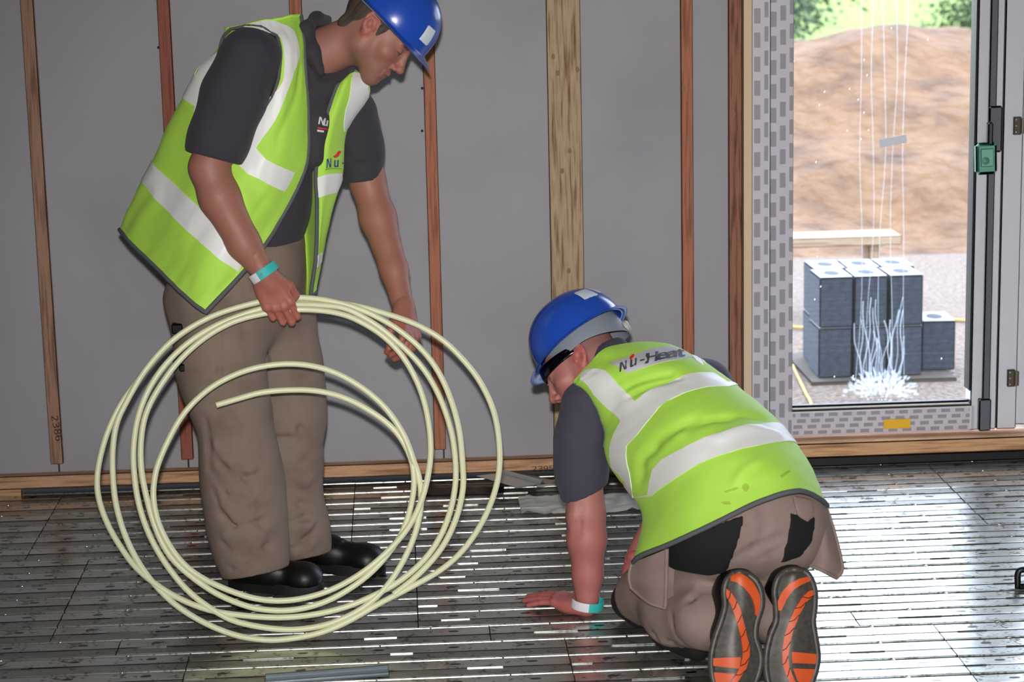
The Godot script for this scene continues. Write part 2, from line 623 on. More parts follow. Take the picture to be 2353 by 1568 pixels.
func _ready() -> void:
	rng.seed = 7
	# --- camera ---
	var cam := Camera3D.new()
	cam.name = "camera"
	cam.transform = Transform3D(Basis(Vector3(0.99818873, -0.02182014, 0.05606374), Vector3(0.03227558, 0.98067343, -0.19297127), Vector3(-0.05076956, 0.19443124, 0.97960142)), Vector3(0, 1.78, 6.7095))
	cam.fov = 18.4505
	cam.near = 0.05
	cam.far = 200.0
	var lens := CameraAttributesPhysical.new()
	lens.frustum_focal_length = 73.88
	lens.frustum_focus_distance = 5.75
	lens.exposure_aperture = 4.5
	cam.attributes = lens
	add_child(cam)
	cam.fov = 18.4505
	# --- sky: bright overcast ---
	var sky := Sky.new()
	var sm := ProceduralSkyMaterial.new()
	sm.sky_top_color = Color(0.80, 0.86, 0.95)
	sm.sky_horizon_color = Color(0.92, 0.95, 1.0)
	sm.ground_horizon_color = Color(0.55, 0.52, 0.46)
	sm.ground_bottom_color = Color(0.4, 0.36, 0.3)
	sm.sun_angle_max = 0.0
	sm.sky_energy_multiplier = 2.7
	sm.ground_energy_multiplier = 0.8
	sky.sky_material = sm
	var env := Environment.new()
	env.background_mode = Environment.BG_SKY
	env.sky = sky
	env.tonemap_mode = Environment.TONE_MAPPER_LINEAR
	env.tonemap_exposure = 1.0
	env.sdfgi_enabled = true
	env.ssao_enabled = true
	env.ssil_enabled = true
	var we := WorldEnvironment.new()
	we.name = "world"
	we.environment = env
	add_child(we)
	# --- the camera's own flash, on its hot shoe above the lens ---
	var flash := SpotLight3D.new()
	flash.name = "camera_flash"
	flash.position = Vector3(-0.01, 1.90, 6.68)
	flash.light_energy = 22.5
	flash.light_color = Color(1.0, 0.985, 0.965)
	flash.light_size = 0.025
	flash.spot_range = 40.0
	flash.spot_attenuation = 2.0
	flash.spot_angle = 26.0
	flash.spot_angle_attenuation = 1.0
	flash.shadow_enabled = true
	add_child(flash)
	flash.look_at_from_position(flash.position, Vector3(0.62, 0.72, 0.6), Vector3.UP)
	# --- the place ---
	build_room()
	build_floor()
	build_door()
	build_outside()
	build_loose()
	build_standing()
	build_coil()
	build_kneeling()

# ---------- the room ----------
const OPEN_L := 1.135   # the opening of the folding doors, from x to x
const OPEN_R := 2.90
const HEAD := 2.1
const SIDE_L := -2.6
const SIDE_R := 3.25
const BACK := 8.2
const TOP := 2.55

func wood(key: String, c: Color, seed_at: int, contrast := 0.35) -> StandardMaterial3D:
	var dark := Color(1.0 - contrast, 1.0 - contrast * 1.12, 1.0 - contrast * 1.25)
	var t := noise_tex(0.012, seed_at, [[0.0, dark], [0.42, Color(0.93, 0.92, 0.9)], [0.6, Color(1, 1, 1)], [1.0, Color(1.0 - contrast * 0.4, 1.0 - contrast * 0.45, 1.0 - contrast * 0.5)]], 512, 5)
	var b := noise_tex(0.03, seed_at + 3, [], 256, 3)
	return mat(key, c, 0.75, 0.0, t, Vector3(9.0, 0.55, 9.0), b, 0.06)

func wood_x(key: String, c: Color, seed_at: int) -> StandardMaterial3D:   # the same with the grain along x
	var m := wood(key, c, seed_at)
	m.uv1_scale = Vector3(0.5, 9.0, 9.0)
	return m

func build_room() -> void:
	var board := mat("grey_board", rgb(134, 133, 137, 1.66), 0.8, 0.0, noise_tex(0.006, 11, [[0.0, Color(0.93, 0.93, 0.935)], [0.5, Color(0.985, 0.985, 0.985)], [1.0, Color(1, 1, 1)]], 512, 5), Vector3(0.45, 0.45, 0.45), noise_tex(0.05, 12, [], 256, 4), 0.03)
	var shade := mat("dark_timber_core", rgb(96, 88, 80), 0.9)
	var plaster := mat("grey_plaster", rgb(128, 127, 125, 1.6), 0.9)
	# boarded wall: a core with a row of boards; the joints lie under the battens
	var w := hold("wall_back")
	struct(w)
	var core := MB.new()
	var h := 0.11
	core.box(Vector3((SIDE_L + OPEN_L - 0.035) * 0.5, TOP * 0.5, -0.085), Vector3(OPEN_L - 0.035 - SIDE_L, TOP, 0.13), 0.001)
	core.box(Vector3((OPEN_L + OPEN_R) * 0.5, (TOP + HEAD) * 0.5, -0.075), Vector3(OPEN_R - OPEN_L + 0.1, TOP - HEAD, 0.15), 0.001)
	core.box(Vector3((OPEN_R + SIDE_R) * 0.5, TOP * 0.5, -0.075), Vector3(SIDE_R - OPEN_R, TOP, 0.15), 0.001)
	put("stud_core", core.done(), shade, w)
	var joints := [SIDE_L, -1.9775, -1.558, -1.1390, -0.7200, -0.3090, 0.1150, 0.5330, 0.9280, OPEN_L - 0.03]
	for i in joints.size() - 1:
		var a: float = joints[i] + 0.0012
		var b: float = joints[i + 1] - 0.0012
		put("wall_board", box_mesh(Vector3(b - a, TOP - 0.02, 0.02), 0.0015, Vector3((a + b) * 0.5, TOP * 0.5 + 0.01, -0.010)), board, w)
	# battens: x centre, width, foot height, tone
	var reds := [wood("pale_red_wood", rgb(122, 93, 78, 2.2), 21), wood("red_wood", rgb(112, 62, 50, 2.2), 25), wood("orange_wood", rgb(128, 80, 60, 2.2), 29), wood("dark_red_wood", rgb(112, 74, 58, 2.2), 33, 0.5)]
	var tan_wood := wood("mottled_tan_wood", rgb(134, 114, 92, 2.2), 37, 0.5)
	for s in [[-1.9775, 0.042, 0.09, 1], [-1.558, 0.042, 0.09, 2], [-1.1415, 0.0405, 0.093, 0], [-0.7205, 0.0395, 0.093, 1], [-0.3095, 0.0395, 0.09, 2], [0.1035, 0.0385, 0.097, 2], [0.5315, 0.1075, 0.06, 4], [0.9235, 0.0385, 0.06, 2], [1.0785, 0.0425, 0.06, 3]]:
		var m: Material = tan_wood if s[3] == 4 else reds[s[3]]
		var bar := put("batten", box_mesh(Vector3(s[1], TOP - s[2], 0.022), 0.002), m, w, Vector3(s[0], (TOP + s[2]) * 0.5, 0.011))
		if s[3] == 4:
			bar.set_meta("label", "wide pale batten mottled with knots and grey stains")
	# knots on the wide batten and on two of the narrow ones
	var knot := mat("knot", rgb(104, 78, 58, 2.2), 0.8)
	for k in [[Vector3(0.4971, 1.3673, 0.0225)], [Vector3(0.51, 1.3149, 0.0225)], [Vector3(0.5739, 1.3242, 0.0225)], [Vector3(0.5447, 1.0663, 0.0225)], [Vector3(0.5199, 1.0027, 0.0225)], [Vector3(0.9125, 1.2535, 0.0225)], [Vector3(0.9284, 1.0961, 0.0225)], [Vector3(1.0732, 1.1702, 0.0225)], [Vector3(0.5354, 0.6775, 0.0225)]]:
		var d := MB.new()
		d.lathe([Vector2(0.0075, -0.0008), Vector2(0.0055, 0.0004), Vector2(0.0001, 0.0005)], 12, Transform3D(Basis(Vector3.RIGHT, PI / 2), k[0]), 0.9, 1.35)
		var kb := MB.new()
		kb.v = d.v; kb.n = d.n; kb.uv = d.uv; kb.c = d.c
		kb.ix = d.ix
		put("knot", kb.done(), knot, w)
	# screw heads under the battens, with a short pencil line above
	var black := mat("black_screw", Color(0.05, 0.05, 0.06), 0.5)
	for k in [[Vector3(-1.1403, 0.0474, 0.001)], [Vector3(-0.7144, 0.045, 0.001)], [Vector3(0.1115, 0.0473, 0.001)], [Vector3(0.4763, 0.0474, 0.001)], [Vector3(-0.7443, 1.4258, 0.001)], [Vector3(0.0798, 1.2763, 0.001)], [Vector3(0.0757, 1.141, 0.001)]]:
		var sc := MB.new()
		sc.lathe([Vector2(0.0045, -0.001), Vector2(0.0042, 0.0015), Vector2(0.0001, 0.002)], 10, Transform3D(Basis(Vector3.RIGHT, PI / 2), k[0]))
		put("screw", sc.done(), black, w)
	# the sole plate along the foot of the wall, raised on packers over a dark gap
	var sole := wood_x("sole_wood", rgb(152, 118, 92, 2.1), 41)
	var plate := hold("trim_1")
	struct(plate)
	for s in [[SIDE_L, 0.62], [0.621, OPEN_L]]:
		put("sole_plate", box_mesh(Vector3(s[1] - s[0] - 0.002, 0.042, 0.045), 0.0025), sole, plate, Vector3((s[0] + s[1]) * 0.5, 0.042, 0.0235))
	put("packer", box_mesh(Vector3(0.30, 0.026, 0.05), 0.002), wood_x("packer_wood", rgb(150, 120, 86, 2.0), 44), plate, Vector3(-1.405, 0.011, 0.03))
	var sill := hold("trim_2")
	struct(sill)
	put("sill_board", box_mesh(Vector3(OPEN_R - OPEN_L + 0.06, 0.048, 0.13), 0.004), wood_x("sill_wood", rgb(168, 130, 96, 1.9), 47), sill, Vector3((OPEN_L + OPEN_R) * 0.5 + 0.02, 0.060, 0.0))
	put("membrane", box_mesh(Vector3(OPEN_R - OPEN_L + 0.06, 0.036, 0.12), 0.006), mat("black_membrane", Color(0.09, 0.09, 0.10), 0.6), sill, Vector3((OPEN_L + OPEN_R) * 0.5 + 0.02, 0.017, -0.012))
	# handwriting in black felt pen on the timber: cutting lengths
	var ink := mat("black_ink", Color(0.06, 0.055, 0.06), 0.7)
	for s in [["2395", Vector3(0.4381, 0.0267, 0.047), 0.030, 0.0], ["2386", Vector3(-1.1349, 0.213, 0.023), 0.036, -1.45]]:
		var tm := TextMesh.new()
		tm.text = s[0]
		tm.font = SystemFont.new()
		tm.font.font_names = PackedStringArray(["Droid Sans"])
		tm.font_size = 32
		tm.pixel_size = s[2] / 32.0
		tm.depth = 0.0006
		var t := put("handwriting", tm, ink, plate if s[3] == 0.0 else w, s[1])
		t.rotation = Vector3(0, 0, s[3])
		t.scale = Vector3(1.1, 0.8, 1)
	# the rest of the shell; openings behind the camera and on the right let some daylight in
	var side := put("wall_left", box_mesh(Vector3(0.15, TOP, BACK + 0.3), 0.001), plaster, self, Vector3(SIDE_L - 0.075, TOP * 0.5, BACK * 0.5 - 0.15))
	struct(side)
	side = put("wall_right", box_mesh(Vector3(0.15, TOP, BACK + 0.3), 0.001), plaster, self, Vector3(SIDE_R + 0.075, TOP * 0.5, BACK * 0.5 - 0.15))
	struct(side)
	var rear := MB.new()
	rear.box(Vector3((SIDE_L + 0.3) * 0.5, TOP * 0.5, BACK + 0.075), Vector3(0.3 - SIDE_L, TOP, 0.15), 0.001)
	rear.box(Vector3((SIDE_R + 1.6) * 0.5, TOP * 0.5, BACK + 0.075), Vector3(SIDE_R - 1.6, TOP, 0.15), 0.001)
	rear.box(Vector3(0.25, 2.325, BACK + 0.075), Vector3(2.7, 0.45, 0.15), 0.001)
	rear.box(Vector3(0.25, 0.45, BACK + 0.075), Vector3(2.7, 0.9, 0.15), 0.001)
	struct(put("wall_front", rear.done(), plaster))
	struct(put("ceiling", box_mesh(Vector3(SIDE_R - SIDE_L + 0.3, 0.15, BACK + 0.3), 0.001), mat("ceiling_board", rgb(120, 120, 118, 1.5), 0.9), self, Vector3((SIDE_L + SIDE_R) * 0.5, TOP + 0.075, BACK * 0.5 - 0.15)))

# ---------- the floor: rows of grooved metal heat plates ----------
const ROW := 0.1228
const PLATE := 0.945

func plate_picture(seed_at: int) -> ImageTexture:   # galvanised sheet, punched slots, specks of mud
	var im := Image.create(1024, 128, false, Image.FORMAT_RGB8)
	var f := FastNoiseLite.new()
	f.seed = seed_at
	f.frequency = 0.012
	f.fractal_octaves = 4
	var g := FastNoiseLite.new()
	g.seed = seed_at + 5
	g.frequency = 0.05
	g.fractal_octaves = 3
	for y in 128:
		for x in 1024:
			var s := 0.90 + 0.09 * f.get_noise_2d(x * 0.5, y * 2.2)
			var d := clampf((g.get_noise_2d(x, y * 1.5) + f.get_noise_2d(x * 1.3 + 500, y) - 0.42) * 4.0, 0.0, 1.0)
			var col := Color(s, s * 1.0, s * 0.975).lerp(Color(0.26, 0.23, 0.20), d * 0.65)
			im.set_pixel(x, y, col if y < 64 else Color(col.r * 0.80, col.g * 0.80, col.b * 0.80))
	for k in 5:
		var cx := 100.0 + k * 206.0
		for y in range(24, 44):
			for x in range(int(cx) - 16, int(cx) + 16):
				if pow((x - cx) / 15.0, 2) + pow((y - 34.0) / 7.0, 2) < 1.0: im.set_pixel(x, y, Color(0.07, 0.075, 0.08))
	return ImageTexture.create_from_image(im)

func plate_gloss() -> ImageTexture:      # the lapped half of each plate is duller
	var im := Image.create(8, 64, false, Image.FORMAT_RGB8)
	for y in 64:
		for x in 8: im.set_pixel(x, y, Color(1, 0.36 if y < 5 else (0.72 if y < 32 else 1.0), 1))
	return ImageTexture.create_from_image(im)

func plate_mesh(seed_at: int, length := PLATE) -> ArrayMesh:
	var r := RandomNumberGenerator.new()
	r.seed = seed_at
	var b := MB.new()
	var g := 0.0085
	# the section, from the wall side of the groove to the next plate: groove, flat flange, lip, tilted flange
	var prof := []
	for k in 9:
		var a := PI * k / 8.0
		prof.append(Vector2(-cos(a) * g, -sin(a) * g * 1.1))
	var mid := ROW * 0.5
	var x0 := -length * 0.5 + 0.0015
	var x1 := length * 0.5 - 0.0015
	var cuts := 12
	for q in 2:
		var sec := prof if q == 0 else []
		if q == 0:
			sec = prof.duplicate()
			sec.append(Vector2(mid - 0.004, 0.0004))
			sec.append(Vector2(mid, 0.0))
		else:
			sec = [Vector2(mid - 0.0005, -0.0012), Vector2(mid + 0.004, -0.0013), Vector2(ROW - g - 0.0006, 0.0008), Vector2(ROW - g, -0.004)]
		var rows := []
		for k in cuts + 1:
			var wob := (r.randf() - 0.5) * 0.0010
			var line := []
			for p in sec:
				var flat_part: float = 1.0 if p.x > g else 0.0
				line.append(Vector3(lerpf(x0, x1, float(k) / cuts), p.y + wob * flat_part * (0.4 if q == 0 else 1.0), p.x))
			rows.append(line)
		# each strip of the section keeps its own normals, so that folds stay crisp
		for s in sec.size() - 1:
			var first := b.v.size()
			for k in cuts + 1:
				for e in 2:
					var p: Vector2 = sec[s + e]
					var nn := Vector3.ZERO
					if q == 0 and s < 8: nn = Vector3(0, -p.y / 1.1, -p.x).normalized()
					b.vert(rows[k][s + e], nn, Vector2(float(k) / cuts, clampf(p.x / ROW, 0.0, 1.0)))
			for k in cuts:
				var a := first + k * 2
				b.quad(a, a + 1, a + 3, a + 2)
	# raised tabs along the seam
	var x := x0 + r.randf() * 0.15
	while x < x1 - 0.1:
		var l := 0.05 + r.randf() * 0.09
		b.box(Vector3(x + l * 0.5, 0.0002, mid + 0.0005), Vector3(l, 0.0028, 0.0024), 0.0003)
		x += l + 0.16 + r.randf() * 0.40
	# small dimples pinching the groove
	for k in 3:
		b.box(Vector3(x0 + length * (0.17 + 0.33 * k) + (r.randf() - 0.5) * 0.02, -0.0015, 0), Vector3(0.005, 0.004, 2 * g), 0.001)
	return b.done()

func build_floor() -> void:
	var fl := hold("floor")
	struct(fl)
	put("subfloor", box_mesh(Vector3(SIDE_R - SIDE_L + 0.3, 0.12, BACK + 0.4), 0.001), mat("dark_subfloor", Color(0.10, 0.10, 0.105), 0.9), fl, Vector3((SIDE_L + SIDE_R) * 0.5, -0.077, BACK * 0.5))
	var looks := []
	var gloss := plate_gloss()
	for k in 4:
		var m := StandardMaterial3D.new()
		m.resource_name = "heat_plate_%d" % k
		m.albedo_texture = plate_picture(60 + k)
		m.albedo_color = [Color(0.86, 0.865, 0.86), Color(0.89, 0.895, 0.89), Color(0.83, 0.84, 0.825), Color(0.87, 0.875, 0.86)][k]
		m.metallic = 0.84
		m.roughness = [0.31, 0.29, 0.34, 0.30][k]
		m.roughness_texture = gloss
		m.roughness_texture_channel = BaseMaterial3D.TEXTURE_CHANNEL_GREEN
		looks.append(m)
	var shapes := []
	for k in 6: shapes.append(plate_mesh(80 + k))
	var at := 0.0455
	var row := 0
	while at < BACK - 0.15:
		var off := -1.123 if row <= 5 else (-0.935 if row <= 11 else (-0.752 if row == 12 else -0.565))
		if row > 20: off = -0.565 + 0.31 * (row / 6)
		var x := off - PLATE * 3.0
		while x < SIDE_R:
			if x + PLATE * 0.5 > SIDE_L + 0.1 and x + PLATE < SIDE_R + 0.6 and (at < 3.4 or absf(x + PLATE * 0.5) < 2.4):
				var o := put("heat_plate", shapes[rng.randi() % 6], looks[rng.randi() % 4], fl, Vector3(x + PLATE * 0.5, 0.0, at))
				o.rotation = Vector3((rng.randf() - 0.5) * 0.006 + (0.03 if row < 5 and x > 0.7 else 0.0), 0, (rng.randf() - 0.5) * 0.002)
			x += PLATE
		at += ROW
		row += 1

# ---------- folding glass door ----------
func dash_picture(seed_at: int, upright: bool) -> ImageTexture:   # printed protective tape: rows of grey dashes on white film
	var im := Image.create(256, 256, false, Image.FORMAT_RGB8)
	im.fill(Color(0.93, 0.92, 0.935))
	for row in 4:
		for k in 2:
			var cx := k * 128 + row * 32 + 16
			var cy := row * 64 + 32
			for y in range(-20, 20):
				for x in range(-42, 42):
					if maxf(absf(x) - 36, 0) ** 2 + maxf(absf(y) - 15, 0) ** 2 < 25.0:
						var px := posmod(cx + x, 256)
						var py := posmod(cy + y, 256)
						im.set_pixel(py if upright else px, px if upright else py, Color(0.70, 0.70, 0.72))
	return ImageTexture.create_from_image(im)

func film(key: String, upright: bool, scale: Vector3) -> StandardMaterial3D:
	var m := StandardMaterial3D.new()
	m.resource_name = key
	m.albedo_texture = dash_picture(1, upright)
	m.albedo_color = rgb(178, 176, 180, 1.75)
	m.roughness = 0.35
	m.uv1_scale = scale
	return m

func face(p: Array, t: Array) -> ArrayMesh:   # a thin film on a face: four corners, its print measured in metres
	var b := MB.new()
	b.flat(p, t)
	var nn: Vector3 = (p[1] - p[0]).cross(p[2] - p[0]).normalized() * 0.0006
	b.flat([p[3] - nn, p[2] - nn, p[1] - nn, p[0] - nn], [t[3], t[2], t[1], t[0]])
	return b.done()

func pane_mesh(x0: float, x1: float, y0: float, y1: float, z: float) -> ArrayMesh:
	var b := MB.new()
	b.flat([Vector3(x0, y0, z), Vector3(x1, y0, z), Vector3(x1, y1, z), Vector3(x0, y1, z)])
	return b.done()

func build_door() -> void:
	var d := hold("door_1")
	struct(d)
	var white := mat("white_upvc", rgb(172, 172, 178, 1.8), 0.35)
	var grey := mat("grey_steel_bar", rgb(92, 94, 100, 1.7), 0.4, 0.5)
	var seal := mat("black_seal", Color(0.04, 0.04, 0.045), 0.5)
	var z := 0.0
	var top := HEAD
	# cream lining and the jamb with two taped faces
	put("lining", box_mesh(Vector3(0.030, top, 0.05), 0.002), mat("cream_lining", rgb(172, 150, 126, 1.9), 0.7), d, Vector3(1.1175, top * 0.5 + 0.03, 0.004))
	put("jamb", box_mesh(Vector3(0.064, top - 0.07, 0.09), 0.003), white, d, Vector3(1.1670, top * 0.5 + 0.045, -0.052))
	put("stile", box_mesh(Vector3(0.077, top - 0.09, 0.062), 0.004), white, d, Vector3(1.2330, top * 0.5 + 0.05, -0.033))
	var up := film("printed_film_upright", true, Vector3(1, 1, 1))
	var t0 := 0.09
	put("printed_film", face([Vector3(1.137, t0, -0.0062), Vector3(1.1900, t0, -0.0062), Vector3(1.1900, top - 0.02, -0.0062), Vector3(1.137, top - 0.02, -0.0062)], [Vector2(0, 0), Vector2(0.4, 0), Vector2(0.4, 13), Vector2(0, 13)]), up, d)
	put("printed_film", face([Vector3(1.1965, t0, -0.0012), Vector3(1.2695, t0, -0.0012), Vector3(1.2695, top - 0.02, -0.0012), Vector3(1.1965, top - 0.02, -0.0012)], [Vector2(0.3, 0.2), Vector2(0.9, 0.2), Vector2(0.9, 13.2), Vector2(0.3, 13.2)]), up, d)
	# bottom rail with its film and yellow label
	put("bottom_rail", box_mesh(Vector3(0.66, 0.088, 0.062), 0.004), white, d, Vector3(1.555, 0.138, -0.033))
	put("glazing_bead", box_mesh(Vector3(0.60, 0.014, 0.03), 0.006), mat("white_bead", rgb(205, 200, 196, 1.6), 0.3), d, Vector3(1.568, 0.187, -0.024))
	var flat_film := film("printed_film_level", false, Vector3(1, 1, 1))
	put("printed_film", face([Vector3(1.272, 0.096, -0.0012), Vector3(1.866, 0.096, -0.0012), Vector3(1.866, 0.172, -0.0012), Vector3(1.272, 0.172, -0.0012)], [Vector2(0, 0.0), Vector2(6.3, 0.0), Vector2(6.3, 0.95), Vector2(0, 0.95)]), flat_film, d)
	put("warning_label", box_mesh(Vector3(0.090, 0.033, 0.0012), 0.0005), mat("yellow_label", rgb(192, 150, 30, 1.7), 0.5), d, Vector3(1.622, 0.126, 0.0000))
	# lock stile with its sliding bar
	put("stile", box_mesh(Vector3(0.088, top - 0.09, 0.062), 0.004), white, d, Vector3(1.9120, top * 0.5 + 0.05, -0.033))
	put("glass_seal", box_mesh(Vector3(0.007, top - 0.28, 0.064), 0.001), seal, d, Vector3(1.8655, top * 0.5 + 0.09, -0.034))
	put("glass_seal", box_mesh(Vector3(0.60, 0.004, 0.02), 0.001), seal, d, Vector3(1.568, 0.1955, -0.018))
	put("top_rail", box_mesh(Vector3(0.88, 0.09, 0.062), 0.004), white, d, Vector3(1.67, top - 0.03, -0.033))
	put("locking_bar", box_mesh(Vector3(0.026, top - 0.20, 0.016), 0.004), grey, d, Vector3(1.9165, top * 0.5 + 0.08, 0.006))
	put("bar_foot", box_mesh(Vector3(0.042, 0.11, 0.024), 0.005), grey, d, Vector3(1.9120, 0.150, 0.009))
	var lock := put("handle_plate", box_mesh(Vector3(0.046, 0.15, 0.02), 0.006), grey, d, Vector3(1.925, 1.098, 0.012))
	put("lever", box_mesh(Vector3(0.018, 0.075, 0.026), 0.007), mat("dark_lever", rgb(80, 82, 88, 1.6), 0.35, 0.5), lock, Vector3(-0.022, -0.012, 0.02))
	var hb := MB.new()
	hb.box(Vector3.ZERO, Vector3(0.070, 0.104, 0.034), 0.014)
	var green := put("handle_guard", hb.done(), mat("green_plastic", rgb(92, 142, 124, 1.6), 0.35), d, Vector3(1.892, 1.006, 0.030))
	green.rotation.z = 0.03
	var ring := MB.new()
	ring.box(Vector3(0, 0.004, 0.017), Vector3(0.042, 0.058, 0.006), 0.0028)
	put("raised_panel", ring.done(), mat("pale_green_plastic", rgb(104, 156, 136, 1.6), 0.35), green)
	var knob := MB.new()
	knob.lathe([Vector2(0.013, 0.0), Vector2(0.012, 0.007), Vector2(0.0001, 0.009)], 16, Transform3D(Basis(Vector3.RIGHT, PI / 2), Vector3(-0.006, -0.006, 0.019)))
	put("knob", knob.done(), mat("deep_green_plastic", rgb(70, 116, 100, 1.6), 0.4), green)
	var glass := StandardMaterial3D.new()
	glass.resource_name = "door_glass"
	glass.transparency = BaseMaterial3D.TRANSPARENCY_ALPHA
	glass.albedo_color = Color(0.93, 0.96, 0.96, 0.05)
	glass.roughness = 0.0
	put("pane", pane_mesh(1.268, 1.868, 0.19, top - 0.07, -0.034), glass, d)
	put("sticker", box_mesh(Vector3(0.090, 0.026, 0.0006), 0.0002, Vector3.ZERO, Basis(Vector3.BACK, 0.16)), mat("grey_sticker", rgb(150, 152, 160, 2.6), 0.6), d, Vector3(1.603, 1.063, -0.032))
	# the next leaf, hinged to the first
	var e := hold("door_2")
	struct(e)
	put("stile", box_mesh(Vector3(0.067, top - 0.09, 0.062), 0.004), white, e, Vector3(1.9890, top * 0.5 + 0.05, -0.030))
	put("stile", box_mesh(Vector3(0.082, top - 0.09, 0.062), 0.004), white, e, Vector3(2.0600, top * 0.5 + 0.06, -0.045))
	put("stile", box_mesh(Vector3(0.08, top - 0.09, 0.062), 0.004), white, e, Vector3(2.855, top * 0.5 + 0.05, -0.045))
	put("bottom_rail", box_mesh(Vector3(0.80, 0.07, 0.062), 0.004), white, e, Vector3(2.46, 0.165, -0.045))
	put("top_rail", box_mesh(Vector3(0.88, 0.09, 0.062), 0.004), white, e, Vector3(2.45, top - 0.03, -0.045))
	put("pane", pane_mesh(2.10, 2.82, 0.19, top - 0.07, -0.045), glass, e)
	var brass := mat("bronze_hinge", rgb(92, 84, 74, 1.5), 0.4, 0.6)
	for y in [1.106, 0.270]:
		var hg := MB.new()
		hg.box(Vector3(0, 0, 0), Vector3(0.026, 0.058, 0.012), 0.002)
		hg.tube([Vector3(0.016, -0.024, 0.008), Vector3(0.016, 0.024, 0.008)], 0.009, 12)
		var hn := put("hinge", hg.done(), brass, e, Vector3(2.000, y, 0.006))
		for k in 3:
			var sc := MB.new()
			sc.lathe([Vector2(0.0035, 0.0), Vector2(0.003, 0.0015), Vector2(0.0001, 0.002)], 10, Transform3D(Basis(Vector3.RIGHT, PI / 2), Vector3(-0.004, 0.02 - 0.02 * k, 0.006)))
			put("screw", sc.done(), mat("pale_screw", Color(0.6, 0.6, 0.6), 0.3, 0.8), hn)

# ---------- outside the door ----------
func ground_patch(x0: float, x1: float, z0: float, z1: float, nx: int, nz: int, height: Callable) -> ArrayMesh:
	var rows := []
	for i in nz + 1:
		var line := []
		for k in nx + 1:
			var x := lerpf(x0, x1, float(k) / nx)
			var z := lerpf(z1, z0, float(i) / nz)
			line.append(Vector3(x, height.call(x, z), z))
		rows.append(line)
	var b := MB.new()
	b.grid(rows)
	return b.done()

